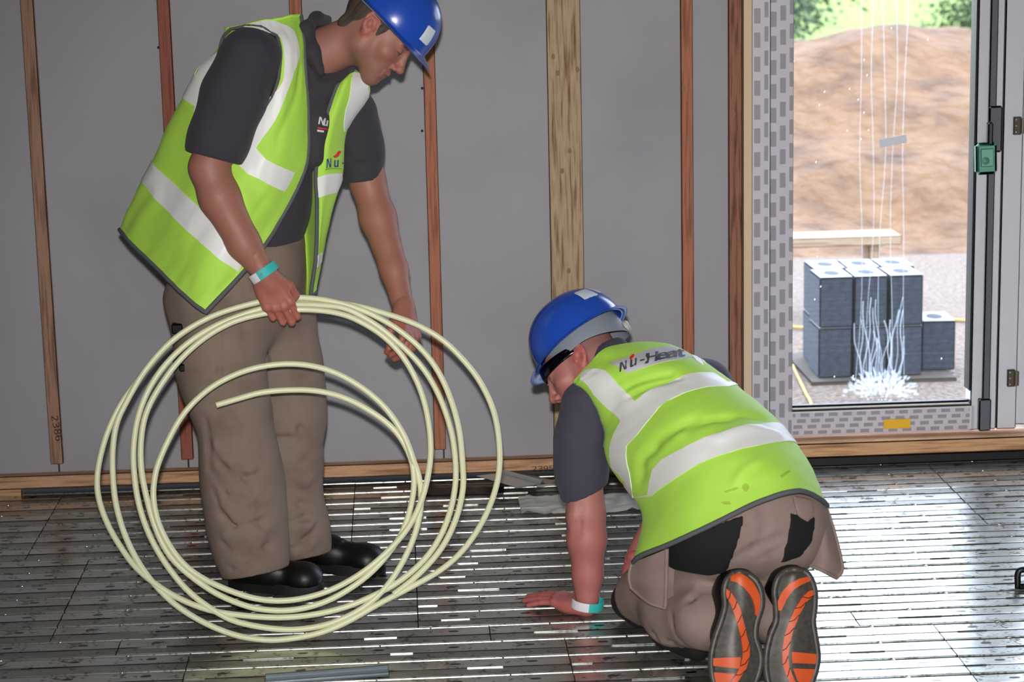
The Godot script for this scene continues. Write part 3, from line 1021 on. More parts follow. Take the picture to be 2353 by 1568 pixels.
func build_outside() -> void:
	var f := FastNoiseLite.new()
	f.seed = 5
	f.frequency = 0.8
	f.fractal_octaves = 5
	var gravel := mat("gravel", rgb(196, 174, 156, 0.36), 0.95, 0.0, noise_tex(0.05, 3, [[0.0, Color(0.55, 0.53, 0.5)], [0.5, Color(0.9, 0.88, 0.86)], [1.0, Color(1, 1, 1)]], 512, 5), Vector3(1.3, 1.3, 1.3), noise_tex(0.08, 4, [], 256, 3), 2.0)
	struct(put("ground", ground_patch(-14.0, 18.0, -5.2, -0.16, 80, 24, func(x, z): return -0.15 + 0.012 * f.get_noise_2d(x * 3.0, z * 3.0)), gravel))
	var soil := mat("bare_soil", rgb(190, 145, 102, 0.30), 0.95, 0.0, noise_tex(0.012, 8, [[0.0, Color(0.55, 0.48, 0.42)], [0.4, Color(0.86, 0.82, 0.78)], [0.75, Color(1, 0.98, 0.95)], [1.0, Color(0.78, 0.72, 0.66)]], 512, 6), Vector3(0.35, 0.35, 0.35), noise_tex(0.03, 9, [], 512, 5), 6.0)
	var bank := func(x: float, z: float) -> float:
		var t := clampf((-4.9 - z) / 4.2, 0.0, 1.0)
		var crest := 0.86 + 0.10 * exp(-pow((x - 3.6) / 0.9, 2.0)) - 0.04 * absf(x - 3.5)
		return -0.17 + (crest + 0.17) * (t * t * (3.0 - 2.0 * t)) - 0.9 * smoothstep(-9.3, -12.5, z) + 0.14 * f.get_noise_2d(x * 0.9, z * 0.9) * minf(1.0, t * 4.0)
	struct(put("soil_bank", ground_patch(-14.0, 20.0, -12.6, -4.7, 170, 60, bank), soil))
	var field := mat("bright_grass", rgb(204, 232, 30, 0.24), 0.9, 0.0, noise_tex(0.02, 13, [[0.0, Color(0.75, 0.8, 0.7)], [1.0, Color(1, 1, 1)]], 256, 4), Vector3(0.2, 0.2, 0.2))
	struct(put("grass_field", ground_patch(-40.0, 60.0, -70.0, -12.0, 50, 40, func(x, z): return -0.35 + (-z - 12.0) * 0.034 + 0.1 * f.get_noise_2d(x * 0.1, z * 0.1)), field))
	# trees beyond the field's near edge: crown of leaf clumps over a forked trunk
	var bark := mat("bark", rgb(80, 66, 52), 0.9)
	var leaf := [mat("dark_leaves", rgb(60, 92, 48, 0.32), 0.7), mat("mid_leaves", rgb(80, 116, 56, 0.36), 0.7), mat("light_leaves", rgb(128, 168, 78), 0.7)]
	for l in leaf:
		l.backlight_enabled = true
		l.backlight = Color(0.06, 0.09, 0.03)
	for s in [[Vector3(3.5486, 0.8806, -15), 1.25, 0, "dark green tree beyond the soil bank, at the left of the door glass"], [Vector3(6.6521, 0.8331, -15.5), 1.45, 1, "mid green tree beyond the soil bank, at the lock side of the glass"], [Vector3(3.732, 1.0652, -18), 2.2, 1, "taller mid green tree hidden behind the taped door jamb"], [Vector3(8.6947, 1.0509, -18), 2.6, 0, "tall dark green tree farther right, behind the hinged leaf"]]:
		tree(s[0], s[1], bark, leaf[s[2]], s[3])
	# the stack of dark concrete blocks
	var stone := mat("dark_block", rgb(84, 96, 112, 0.51), 0.85, 0.0, noise_tex(0.04, 15, [[0.0, Color(0.7, 0.7, 0.72)], [1.0, Color(1, 1, 1)]], 256, 4), Vector3(3, 3, 3), noise_tex(0.2, 16, [], 256, 2), 0.3)
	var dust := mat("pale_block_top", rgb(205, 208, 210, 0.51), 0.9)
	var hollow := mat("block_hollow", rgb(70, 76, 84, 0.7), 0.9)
	var proto := hold("concrete_block")
	block_parts(proto, stone, dust, hollow)
	var spots := []
	for lay in 2:
		for r in 2:
			for c in 3: spots.append([Vector3(1.815 + c * 0.152 + r * 0.02 + 0.003 * sin(c * 5.0 + lay), -0.135 + lay * 0.217, -2.02 - r * 0.235), 0.008 * sin(c * 3.0 + r + lay), "%s %s concrete block in the %s row of the wrapped stack" % [["left", "middle", "right-hand"][c], ["bottom", "top"][lay], ["front", "rear"][r]]])
	spots.append([Vector3(2.285, -0.135, -2.10), -0.06, "separate dark concrete block standing low against the end of the stack"])
	for i in spots.size():
		var o: Node3D = proto if i == 0 else proto.duplicate()
		if i > 0:
			o.name = numbered("concrete_block", self)
			add_child(o, true)
		o.position = spots[i][0]
		o.rotation.y = spots[i][1]
		tag(o, spots[i][2], "block", "dark concrete blocks outside the door")
	put("pallet_boards", box_mesh(Vector3(0.62, 0.02, 0.62), 0.003), mat("pallet_wood", rgb(112, 98, 84, 0.35), 0.8), self, Vector3(2.01, -0.146, -2.15))
	tag(get_node("pallet_boards"), "low timber pallet under the stack of dark concrete blocks", "pallet")
	# a plank on two trestles behind the stack
	var plank := hold("scaffold_plank", self, Vector3(2.0388, 0.2331, -3.4))
	put("board", box_mesh(Vector3(0.78, 0.045, 0.22), 0.004), wood_x("pale_plank", rgb(226, 196, 160, 0.48), 51), plank)
	for x in [-0.30, 0.26]:
		put("leg", box_mesh(Vector3(0.05, 0.50, 0.16), 0.004), mats["pale_plank"], plank, Vector3(x, -0.27, 0))
	tag(plank, "pale timber plank laid level on two legs behind the block stack", "plank")
	# yellow straps on the gravel
	var strap := mat("yellow_strap", rgb(224, 186, 92, 0.54), 0.6)
	var sb := MB.new()
	sb.tube(curve([Vector3(1.6913, -0.14, -2.212), Vector3(1.6439, -0.14, -1.6913), Vector3(1.618, -0.14, -1.4136), Vector3(1.50, -0.14, -0.6)], 6), 0.007, 6)
	tag(put("strap", sb.done(), strap), "yellow strap lying on the gravel left of the block stack", "strap")
	sb = MB.new()
	sb.tube(curve([Vector3(1.8475, -0.14, -3.0844), Vector3(1.9736, -0.14, -3.0628), Vector3(2.5248, -0.14, -3.1605), Vector3(2.7297, -0.14, -3.0906)], 6), 0.008, 6)
	tag(put("strap", sb.done(), strap), "yellow strap running across the gravel behind the block stack", "strap")
	# rain water falling from the eaves and splashing up by the door
	var water := StandardMaterial3D.new()
	water.resource_name = "water"
	water.transparency = BaseMaterial3D.TRANSPARENCY_ALPHA
	water.albedo_color = Color(0.92, 0.96, 1.0, 0.24)
	water.roughness = 0.4
	var wb := MB.new()
	var r := RandomNumberGenerator.new()
	r.seed = 3
	var foot := Vector3(1.9141, -0.13, -1.5066)
	for k in 5:       # thin streams from the eaves, breaking into wavy ribbons near the ground
		var top := foot + Vector3((k - 2) * 0.05, 2.6, -0.03 * k + 0.05)
		var p := []
		for i in 9:
			var t := i / 8.0
			p.append(top.lerp(foot + Vector3((k - 2) * 0.045 + 0.012 * sin(i * 1.3 + k), 0.02, 0), t) + Vector3(0.006 * sin(i * 2.1 + k * 2.0), 0, 0))
		wb.tube(curve(p, 3), 0.0012, 6)
	for k in 16:
		var p := []
		var lean := 0.05 * sin(k * 2.3)
		for i in 8: p.append(foot + Vector3((k - 7.5) * 0.011 + lean * i / 7.0 + 0.006 * sin(i * 1.4 + k * 1.9), 0.01 + (0.045 + 0.012 * sin(k * 1.7)) * i, 0.02 * cos(k * 2.0)))
		wb.tube(curve(p, 3), 0.0021 + 0.001 * sin(k * 3.1), 6)
	for k in 420:      # foam: short flecks thrown up in a low dome
		var an := r.randf() * TAU
		var el := r.randf() * 1.35
		var q := 0.02 + 0.12 * sqrt(r.randf())
		var dir := Vector3(cos(an) * cos(el), sin(el) * 0.8, sin(an) * cos(el) * 0.7)
		var ctr := foot + dir * q * Vector3(1.15, 1, 1)
		var l := 0.006 + 0.016 * r.randf() * r.randf()
		wb.tube([ctr - dir * l, ctr + dir * l * 0.2, ctr + dir * l], [0.0015, 0.0038, 0.001], 5)
	var sp := put("water_splash", wb.done(), water)
	sp.set_meta("kind", "stuff")
	tag(sp, "rain water streaming down and splashing white in front of the dark block stack", "water")
	# bright drops near the glass
	var drops := MB.new()
	for s in [[1913,400],[1932,240],[1920,270],[1990,235],[2010,260],[2030,205],[2023,170],[2085,100],[2024,290],[1918,620],[1935,655],[1926,690],[1912,720],[1850,500],[1860,170],[2215,870],[2030,930],[1960,905],[2060,60],[2035,330],[2018,350],[1845,520],[2170,128],[1985,330],[2005,905]]:
		var ctr := Vector3(1.27 + (s[0] - 1822) * 0.001459, 0.17 + (945 - s[1]) * 0.001472, -0.29)
		drops.tube([ctr + Vector3(0.0014, 0.0035, 0), ctr + Vector3(0.0004, 0.0008, 0), ctr - Vector3(0.001, 0.0035, 0)], [0.0006, 0.0024, 0.0008], 8)
	var dr := put("water_drops", drops.done(), mat("water_drop", Color(0.95, 0.97, 1.0), 0.12))
	dr.set_meta("kind", "stuff")
	tag(dr, "scattered bright water drops falling close outside the door glass", "water")

func block_parts(o: Node3D, stone: Material, dust: Material, hollow: Material) -> void:
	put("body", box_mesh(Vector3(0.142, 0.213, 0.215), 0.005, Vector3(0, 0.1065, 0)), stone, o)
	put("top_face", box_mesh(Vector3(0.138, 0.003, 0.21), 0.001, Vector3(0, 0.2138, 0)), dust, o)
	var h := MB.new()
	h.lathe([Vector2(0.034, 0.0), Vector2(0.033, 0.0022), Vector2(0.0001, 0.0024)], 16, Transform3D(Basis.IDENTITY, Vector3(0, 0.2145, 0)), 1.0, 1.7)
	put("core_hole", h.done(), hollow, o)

func tree(at: Vector3, size: float, bark: Material, leaf: Material, label: String) -> void:
	var o := hold("tree", self, Vector3(at.x, -0.2 - minf(0.0, 0.0), at.z))
	var tall := maxf(at.y + 0.2, 0.5)
	var b := MB.new()
	b.tube(curve([Vector3.ZERO, Vector3(0.05, tall * 0.5, 0), Vector3(-0.05, tall + size * 0.5, 0)], 5), [0.16, 0.15, 0.145, 0.14, 0.13, 0.12, 0.11, 0.1, 0.08, 0.06, 0.04], 10)
	for k in 4: b.tube([Vector3(0, tall * 0.6 + 0.2 * k, 0), Vector3(cos(k * 1.7) * size * 0.4, tall + size * 0.3, sin(k * 1.7) * size * 0.4)], [0.06, 0.02], 7)
	put("trunk", b.done(), bark, o)
	var lb := MB.new()
	lb.flat([Vector3(-0.5, 0, 0), Vector3(0, -0.28, 0.08), Vector3(0.5, 0, 0), Vector3(0, 0.28, 0.08)])
	var mm := MultiMesh.new()
	mm.transform_format = MultiMesh.TRANSFORM_3D
	mm.mesh = lb.done()
	var r := RandomNumberGenerator.new()
	r.seed = int(at.x * 100.0) + 9
	var clumps := []
	for k in 26:
		var dir := Vector3(r.randfn(), r.randfn() * 0.8, r.randfn()).normalized()
		clumps.append(Vector3(0, tall + size * 0.15, 0) + dir * size * (0.25 + 0.42 * r.randf()))
	mm.instance_count = 5200
	for i in mm.instance_count:
		var c: Vector3 = clumps[i % clumps.size()]
		var p := c + Vector3(r.randfn(), r.randfn() * 0.7, r.randfn()) * size * 0.12
		var bs := Basis.from_euler(Vector3(r.randf() * TAU, r.randf() * TAU, r.randf() * TAU)).scaled(Vector3.ONE * size * (0.034 + 0.028 * r.randf()))
		mm.set_instance_transform(i, Transform3D(bs, p))
	var mi := MultiMeshInstance3D.new()
	mi.name = "crown"
	mi.multimesh = mm
	mi.material_override = leaf
	o.add_child(mi, true)
	mi.set_meta("kind", "stuff")
	tag(o, label, "tree", "trees beyond the soil bank")

# ---------- loose things on the floor ----------
func build_loose() -> void:
	var zinc := mat("galvanised_offcut", Color(0.86, 0.87, 0.86), 0.34, 0.75)
	var b := MB.new()
	# bent strip: two flanges with a rolled groove between them
	var dirx := (Vector3(0.4344, 0.02, 0.2934) - Vector3(0.2973, 0.02, 0.1134)).normalized()
	var across := dirx.cross(Vector3.UP)
	var o := hold("metal_offcut", self, Vector3(0.3626, 0.006, 0.1518))
	var sec := [Vector2(-0.11, 0.030), Vector2(-0.009, 0.020), Vector2(-0.007, 0.026), Vector2(-0.004, 0.030), Vector2(0.0, 0.0315), Vector2(0.004, 0.030), Vector2(0.007, 0.026), Vector2(0.009, 0.020), Vector2(0.10, 0.0)]
	var rows := []
	for k in 5:
		var line := []
		for s in sec: line.append(dirx * lerpf(-0.10, 0.10, k / 4.0) - across * s.x + Vector3(0, s.y, 0))
		rows.append(line)
	for k in rows.size():
		pass
	b.grid(rows)
	var under := []
	for r in rows:
		var line := []
		for p in r: line.append(p - Vector3(0, 0.0012, 0))
		line.reverse()
		under.append(line)
	b.grid(under)
	put("sheet", b.done(), zinc, o)
	tag(o, "short bent galvanised plate offcut lying askew beside the wall plate", "metal offcut")
	o = hold("metal_offcut", self, Vector3(0.4584, 0.004, 0.1521))
	put("sheet", box_mesh(Vector3(0.12, 0.0016, 0.06), 0.0006, Vector3.ZERO, Basis(Vector3.UP, 0.25)), zinc, o, Vector3(0, 0.004, 0))
	put("folded_edge", box_mesh(Vector3(0.12, 0.008, 0.0016), 0.0006, Vector3.ZERO, Basis(Vector3.UP, 0.25)), zinc, o, Vector3(0.006, 0.006, 0.03))
	tag(o, "flat galvanised offcut half hidden behind the kneeling worker's arm", "metal offcut")
	# dark strip lying over the far rows
	b = MB.new()
	b.box(Vector3.ZERO, Vector3(0.26, 0.003, 0.075), 0.001, Basis(Vector3.UP, -0.07))
	tag(put("dark_strip", b.done(), mat("dark_rubber", Color(0.08, 0.09, 0.10), 0.45), self, Vector3(0.1711, 0.004, 0.1986)), "dark rubbery strip lying flat over the plates near the wall", "strip")
	# crumpled clear film by the forearm
	b = MB.new()
	var f := FastNoiseLite.new()
	f.seed = 2
	f.frequency = 14.0
	rows = []
	for i in 15:
		var line := []
		for k in 25: line.append(Vector3(lerpf(-0.13, 0.30, k / 24.0), 0.010 + 0.012 * f.get_noise_2d(k * 0.02, i * 0.02) + 0.003 * sin(k * 1.1), lerpf(0.10, -0.10, i / 14.0)))
		line.reverse()
		rows.append(line)
	rows.reverse()
	b.grid(rows)
	var clear := StandardMaterial3D.new()
	clear.resource_name = "plastic_film"
	clear.transparency = BaseMaterial3D.TRANSPARENCY_ALPHA
	clear.albedo_color = Color(0.90, 0.89, 0.86, 0.72)
	clear.roughness = 0.3
	tag(put("plastic_film", b.done(), clear, self, Vector3(0.4686, 0, 0.4151)), "crumpled clear plastic film on the plates behind the kneeling worker's arm", "film")
	# folded grey strip at the near edge
	o = hold("steel_strip", self, Vector3(-0.2149, 0, 1.8503))
	var dx := (Vector3(-0.0535, 0, 1.8325) - Vector3(-0.3528, 0, 1.8644)).normalized()
	var bs := Basis(dx, Vector3.UP, dx.cross(Vector3.UP))
	var grey := mat("dull_steel", rgb(108, 116, 122, 1.2), 0.4, 0.6)
	put("sheet", box_mesh(Vector3(0.30, 0.0025, 0.05), 0.0008, Vector3.ZERO, bs), grey, o, Vector3(0, 0.003, 0.01))
	put("raised_edge", box_mesh(Vector3(0.30, 0.012, 0.003), 0.0008, Vector3.ZERO, bs), grey, o, Vector3(0, 0.009, -0.012))
	put("raised_edge", box_mesh(Vector3(0.30, 0.008, 0.003), 0.0008, Vector3.ZERO, bs), grey, o, Vector3(0, 0.006, 0.026))
	tag(o, "folded grey steel strip lying at the near edge of the floor", "steel strip")
	# end of a dark clamp at the right edge
	o = hold("clamp", self, Vector3(1.6314, 0, 1.3808))
	var cb := MB.new()
	cb.tube(curve([Vector3(-0.008, 0.0, 0.0), Vector3(-0.008, 0.045, 0.0), Vector3(0.02, 0.052, 0.0), Vector3(0.10, 0.052, -0.01)], 5), 0.009, 8)
	put("bow", cb.done(), mat("black_iron", Color(0.06, 0.06, 0.065), 0.4), o)
	cb = MB.new()
	cb.box(Vector3(0.05, 0.008, 0.0), Vector3(0.12, 0.016, 0.03), 0.003)
	put("base", cb.done(), mats["black_iron"], o)
	tag(o, "end of a black iron clamp cut off by the right edge of the picture", "clamp")

# ---------- pieces shared by both workers ----------
func frame(f: Vector3, up: Vector3) -> Basis:    # columns: the head's left, up, forward
	var z := f.normalized()
	var x := up.cross(z).normalized()
	return Basis(x, z.cross(x).normalized(), z)

func face_field(neck_to: Vector3, neck_r: float, open_mouth := false) -> Field:   # in the head's own frame: x left, y up, z forward, eyes at y = 0
	var h := Field.new()
	h.ball(Vector3(0, 0.030, -0.020), Vector3(0.074, 0.088, 0.094), Basis.IDENTITY, 0.03)
	h.ball(Vector3(0, -0.012, 0.030), Vector3(0.061, 0.075, 0.058), Basis.IDENTITY, 0.03)
	for s in [-1.0, 1.0]:
		h.cone(Vector3(0, -0.096, 0.056), Vector3(0.050 * s, -0.058, -0.004), 0.019, 0.022, 0.028)
		h.cone(Vector3(0.050 * s, -0.058, -0.004), Vector3(0.060 * s, -0.005, -0.012), 0.020, 0.018, 0.025)
		h.ball(Vector3(0.042 * s, -0.024, 0.053), Vector3(0.022, 0.018, 0.020), Basis.IDENTITY, 0.024)
	h.ball(Vector3(0, -0.102, 0.066), Vector3(0.018, 0.014, 0.015), Basis.IDENTITY, 0.02)
	h.ball(Vector3(0, -0.068, 0.060), Vector3(0.034, 0.030, 0.026), Basis.IDENTITY, 0.025)
	h.cone(Vector3(-0.034, 0.020, 0.070), Vector3(0.034, 0.020, 0.070), 0.010, 0.010, 0.016)
	h.cone(Vector3(0, 0.010, 0.083), Vector3(0, -0.030, 0.102), 0.0085, 0.0105, 0.012)
	h.ball(Vector3(0, -0.035, 0.104), Vector3(0.0125, 0.0105, 0.0115), Basis.IDENTITY, 0.008)
	for s in [-1.0, 1.0]:
		h.ball(Vector3(0.0125 * s, -0.040, 0.092), Vector3(0.008, 0.008, 0.011), Basis.IDENTITY, 0.006)
		h.scoop(Vector3(0.031 * s, -0.001, 0.092), Vector3(0.017, 0.011, 0.012), Basis.IDENTITY, 0.014)
		h.ball(Vector3(0.031 * s, -0.001, 0.0715), Vector3(0.0135, 0.0125, 0.0125), Basis.IDENTITY, 0.004)
		h.crease([Vector3(0.019 * s, -0.003, 0.082), Vector3(0.031 * s, -0.0045, 0.085), Vector3(0.043 * s, -0.003, 0.078)], 0.0028, 0.0022)
		h.crease([Vector3(0.017 * s, -0.036, 0.092), Vector3(0.030 * s, -0.062, 0.080)], 0.005, 0.0016)
		h.scoop(Vector3(0.0075 * s, -0.046, 0.097), Vector3(0.0035, 0.004, 0.005), Basis.IDENTITY, 0.003)
	h.cone(Vector3(-0.019, -0.066, 0.080), Vector3(0, -0.064, 0.088), 0.0055, 0.0065, 0.007)
	h.cone(Vector3(0, -0.064, 0.088), Vector3(0.019, -0.066, 0.080), 0.0065, 0.0055, 0.007)
	h.cone(Vector3(-0.016, -0.077, 0.079), Vector3(0.016, -0.077, 0.079), 0.0065, 0.0065, 0.007)
	h.crease([Vector3(-0.026, -0.0715, 0.078), Vector3(0, -0.0705, 0.091), Vector3(0.026, -0.0715, 0.078)], 0.0030, 0.0040)
	h.crease([Vector3(-0.012, -0.088, 0.082), Vector3(0.012, -0.088, 0.082)], 0.006, 0.0025)
	for s in [-1.0, 1.0]:        # ears: a tilted shell with a rim, bowl and lobe
		var tilt := Basis(Vector3.RIGHT, -0.22) * Basis(Vector3.UP, -0.42 * s)
		h.ball(Vector3(0.079 * s, 0.004, -0.022), Vector3(0.0075, 0.031, 0.019), tilt, 0.007)
		h.ball(Vector3(0.077 * s, -0.024, -0.013), Vector3(0.0065, 0.012, 0.010), Basis.IDENTITY, 0.006)
		h.scoop(Vector3(0.0885 * s, -0.002, -0.0165), Vector3(0.008, 0.013, 0.0095), tilt, 0.004)
		h.crease([Vector3(0.084 * s, 0.022, -0.016), Vector3(0.087 * s, 0.020, -0.030), Vector3(0.088 * s, -0.002, -0.034)], 0.0035, 0.003)
		h.ball(Vector3(0.079 * s, -0.006, -0.003), Vector3(0.004, 0.006, 0.004), Basis.IDENTITY, 0.004)
	h.cone(Vector3(0, -0.030, -0.030), neck_to, 0.058, neck_r, 0.035)
	return h

func face_paint(base: Color, hair: Color, stubble: float, shaved: float) -> Callable:
	# linear skin colours: redder ears, nose and cheeks, stubble round the jaw, brows, shaved scalp
	return func(p: Vector3, n: Vector3) -> Color:
		var c := base
		var red := Color(base.r * 1.06, base.g * 0.66, base.b * 0.66)
		var ear := clampf((absf(p.x) - 0.072) / 0.008, 0.0, 1.0) * (1.0 if p.z < 0.01 and p.y > -0.045 else 0.0)
		c = c.lerp(red, 0.85 * ear)
		c = c.lerp(red, 0.5 * exp(-(p - Vector3(0, -0.036, 0.106)).length_squared() / 0.0004))
		c = c.lerp(red, 0.35 * exp(-pow(absf(p.x) - 0.045, 2) / 0.0006 - pow(p.y + 0.03, 2) / 0.0008) * clampf(p.z * 20.0, 0, 1))
		var lip := exp(-pow(p.x, 2) / 0.0004 - pow(p.y + 0.0715, 2) / 0.00006) * clampf((p.z - 0.07) * 80.0, 0, 1)
		c = c.lerp(red, 0.7 * lip)
		var jaw := clampf((-0.040 - p.y) / 0.03, 0, 1) * clampf((p.z + 0.02) / 0.02, 0, 1) * (1.0 - lip)
		c = c.lerp(Color(base.r * 0.52, base.g * 0.62, base.b * 0.66), stubble * jaw)
		var brow := exp(-pow(p.y - 0.0195 + 1.5 * pow(absf(p.x) - 0.03, 2), 2) / 0.000018) * clampf((p.z - 0.05) * 60.0, 0, 1) * clampf((absf(p.x) - 0.012) * 300.0, 0, 1) * clampf((0.050 - absf(p.x)) * 200.0, 0, 1)
		c = c.lerp(hair, 0.85 * brow)
		var lid := exp(-pow(p.y + 0.0035, 2) / 0.000005) * clampf((p.z - 0.06) * 80.0, 0, 1) * clampf((absf(p.x) - 0.016) * 300.0, 0, 1) * clampf((0.046 - absf(p.x)) * 300.0, 0, 1)
		c = c.lerp(hair, 0.85 * lid)
		var scalp := clampf((p.y + 0.018 - 0.9 * maxf(p.z - 0.005, 0.0)) / 0.03, 0, 1) * clampf((0.02 - p.z) / 0.02, 0, 1) * (1.0 - ear)
		return c.lerp(hair, shaved * scalp)

# a hand: the wrist at w; x towards the thumb, y along the fingers, z out of the back of the hand; curl: [knuckle, middle, end] in degrees for index to little finger
func hand_field(w: Vector3, x: Vector3, y: Vector3, z: Vector3, curl: Array, spread: Array, thumb: Array, s := 1.0, stub := 0.05) -> Field:
	var h := Field.new()
	var at := func(px: float, py: float, pz: float) -> Vector3: return w + (x * px + y * py + z * pz) * s
	h.chain([at.call(0.0, -stub, 0.0), at.call(0, 0.0, 0), at.call(0.004, 0.03, 0)], [0.027 * s, 0.0265 * s, 0.025 * s], 0.02)
	var kx := [0.0300, 0.0095, -0.0115, -0.0305]
	var ky := [0.092, 0.096, 0.090, 0.079]
	var ln := [[0.043, 0.027, 0.021], [0.047, 0.030, 0.022], [0.044, 0.028, 0.022], [0.035, 0.021, 0.019]]
	var rr := [0.0100, 0.0102, 0.0097, 0.0086]
	for i in 4:
		h.cone(at.call(kx[i] * 0.55, 0.012, 0), at.call(kx[i], ky[i], 0.002), 0.0165 * s, 0.0118 * s, 0.012)
	h.ball(at.call(0.022, 0.040, -0.010), Vector3(0.020, 0.030, 0.017) * s, Basis(x, y, z) if x.cross(y).dot(z) > 0 else Basis(-x, y, z), 0.015)
	h.ball(at.call(-0.024, 0.040, -0.008), Vector3(0.015, 0.034, 0.015) * s, Basis(x, y, z) if x.cross(y).dot(z) > 0 else Basis(-x, y, z), 0.015)
	for i in 4:
		var p: Vector3 = at.call(kx[i], ky[i], 0.002)
		var sp: float = deg_to_rad(spread[i])
		var fy := y * cos(sp) + x * sin(sp)
		var an := 0.0
		var r: float = rr[i] * s
		h.ball(p + z * 0.002 * s, Vector3.ONE * r * 1.12, Basis.IDENTITY, 0.006)
		for j in 3:
			an += deg_to_rad(curl[i][j])
			var q: Vector3 = p + (fy * cos(an) - z * sin(an)) * ln[i][j] * s
			h.cone(p, q, r, r * 0.90, 0.0035)
			p = q
			r *= 0.90
	var tp := []
	for t in thumb: tp.append(at.call(t.x, t.y, t.z))
	h.chain(tp, [0.0155 * s, 0.0125 * s, 0.0105 * s, 0.0088 * s], 0.006)
	return h

func shell_at(ph: float, t: float, off := 0.0) -> Vector3:     # the outside of the hard hat: ph round from the front, t from crown to rim
	var cx := sin(ph)
	var cz := cos(ph)
	var s := pow(sin(t * PI * 0.5), 0.82)
	var y := 0.128 * pow(maxf(cos(t * PI * 0.5), 0.0), 0.92)
	var ridge := 0.004 * exp(-pow(cx * s * 0.108 / 0.020, 2.0)) * smoothstep(0.0, 0.5, y / 0.128)
	var p := Vector3(cx * s * 0.110, 0.040 + y + ridge, cz * s * 0.132 - 0.006)
	return p + Vector3(p.x / 0.0121, (p.y - 0.04) / 0.0164, (p.z + 0.006) / 0.0174).normalized() * off

func shell_patch(ph0: float, ph1: float, t0: float, t1: float) -> ArrayMesh:
	var m := MB.new()
	var rows := []
	for j in 9:
		var line := []
		for k in 9: line.append(shell_at(lerpf(ph0, ph1, k / 8.0), lerpf(t1, t0, j / 8.0), 0.0012 if j > 0 and j < 8 and k > 0 and k < 8 else -0.0006))
		rows.append(line)
	m.grid(rows)
	return m.done()

func helmet(parent: Node, xf: Transform3D, shell: Material, dark: Material, band: Material, drop := 0.030) -> Node3D:
	var o := hold("helmet", parent)
	o.transform = xf
	var rows := []
	var inside := []
	var n := 48
	for j in 27:
		var line := []
		var inl := []
		for k in n:
			var ph := TAU * k / n          # 0 at the front
			var cx := sin(ph)
			var cz := cos(ph)
			var p: Vector3
			if j <= 20:
				p = shell_at(ph, j / 20.0)
			else:
				var e := (j - 20) / 6.0
				var front := pow(maxf(cz, 0.0), 1.6)
				var out := 0.010 + 0.030 * front + 0.006 * maxf(-cz, 0.0)
				p = Vector3(cx * (0.110 + out * 0.85 * e), 0.040 - e * (0.004 + 0.010 * front) - 0.0015 * e * e, cz * (0.132 + out * e) - 0.006)
			line.append(p)
			var c := Vector3(p.x * 0.972, p.y - 0.0032 - 0.002 * float(j <= 20), (p.z + 0.006) * 0.972 - 0.006)
			inl.append(c if j < 26 else p)
		line.append(line[0]); inl.append(inl[0])
		rows.append(line); inside.append(inl)
	var m := MB.new()
	for r in rows: r.reverse()
	rows.reverse()
	m.grid(rows)
	inside.reverse()
	m.grid(inside)
	put("shell", m.done(), shell, o)
	# head band inside the shell, hanging below the rim at the nape, with its turning wheel
	var bd := MB.new()
	var br := []
	for row in [[0.985, 0.052], [1.0, 0.030], [1.0, 0.006], [0.97, 0.004], [0.97, 0.052]]:
		var line := []
		for k in n + 1:
			var ph := TAU * k / n
			var back := pow(maxf(-cos(ph), 0.0), 1.4)
			var y: float = row[1]
			if y < 0.03: y += (0.030 - drop) * 0.9 - drop * back
			line.append(Vector3(sin(ph) * 0.0865 * row[0], y, cos(ph) * 0.112 * row[0] - 0.008 - 0.002 * back))
		br.append(line)
	bd.grid(br)
	put("head_band", bd.done(), band, o)
	var wh := MB.new()
	wh.lathe([Vector2(0.017, 0.0), Vector2(0.017, 0.010), Vector2(0.012, 0.014), Vector2(0.0001, 0.014)], 18, Transform3D(Basis(Vector3.RIGHT, -PI / 2 - 0.15), Vector3(0, -0.006 + (0.03 - drop), -0.118)))
	put("adjusting_wheel", wh.done(), dark, o)
	return o

func ring_band(ctr: Vector3, axis: Vector3, side: Vector3, rx: float, ry: float, wide: float, from := 0.0, to := TAU) -> ArrayMesh:   # a paper wristband
	var t := axis.normalized()
	var s := (side - t * side.dot(t)).normalized()
	var o := t.cross(s)
	var rows := []
	for e in [-0.5, -0.46, 0.46, 0.5]:
		var line := []
		for k in 37:
			var a := lerpf(from, to, k / 36.0)
			var g := 0.0 if absf(e) > 0.48 else 0.0014
			line.append(ctr + t * e * wide + s * cos(a) * (rx + g) + o * sin(a) * (ry + g))
		rows.append(line)
	var m := MB.new()
	for r in rows: r.reverse()
	m.grid(rows)
	return m.done()

func strip_along(pts: Array, wide: float, thick: float, up: Vector3) -> ArrayMesh:   # a flat strap along points, its broad face towards up
	var m := MB.new()
	m.tube(pts, wide * 0.5, 8, false, true, thick / wide, up)
	return m.done()


func hand_paint(arm: Color, hand: Color, w: Vector3, y: Vector3) -> Callable:     # the hand's colour fades into the forearm's at the wrist
	return func(p: Vector3, n: Vector3) -> Color: return arm.lerp(hand, smoothstep(-0.03, 0.06, (p - w).dot(y)))

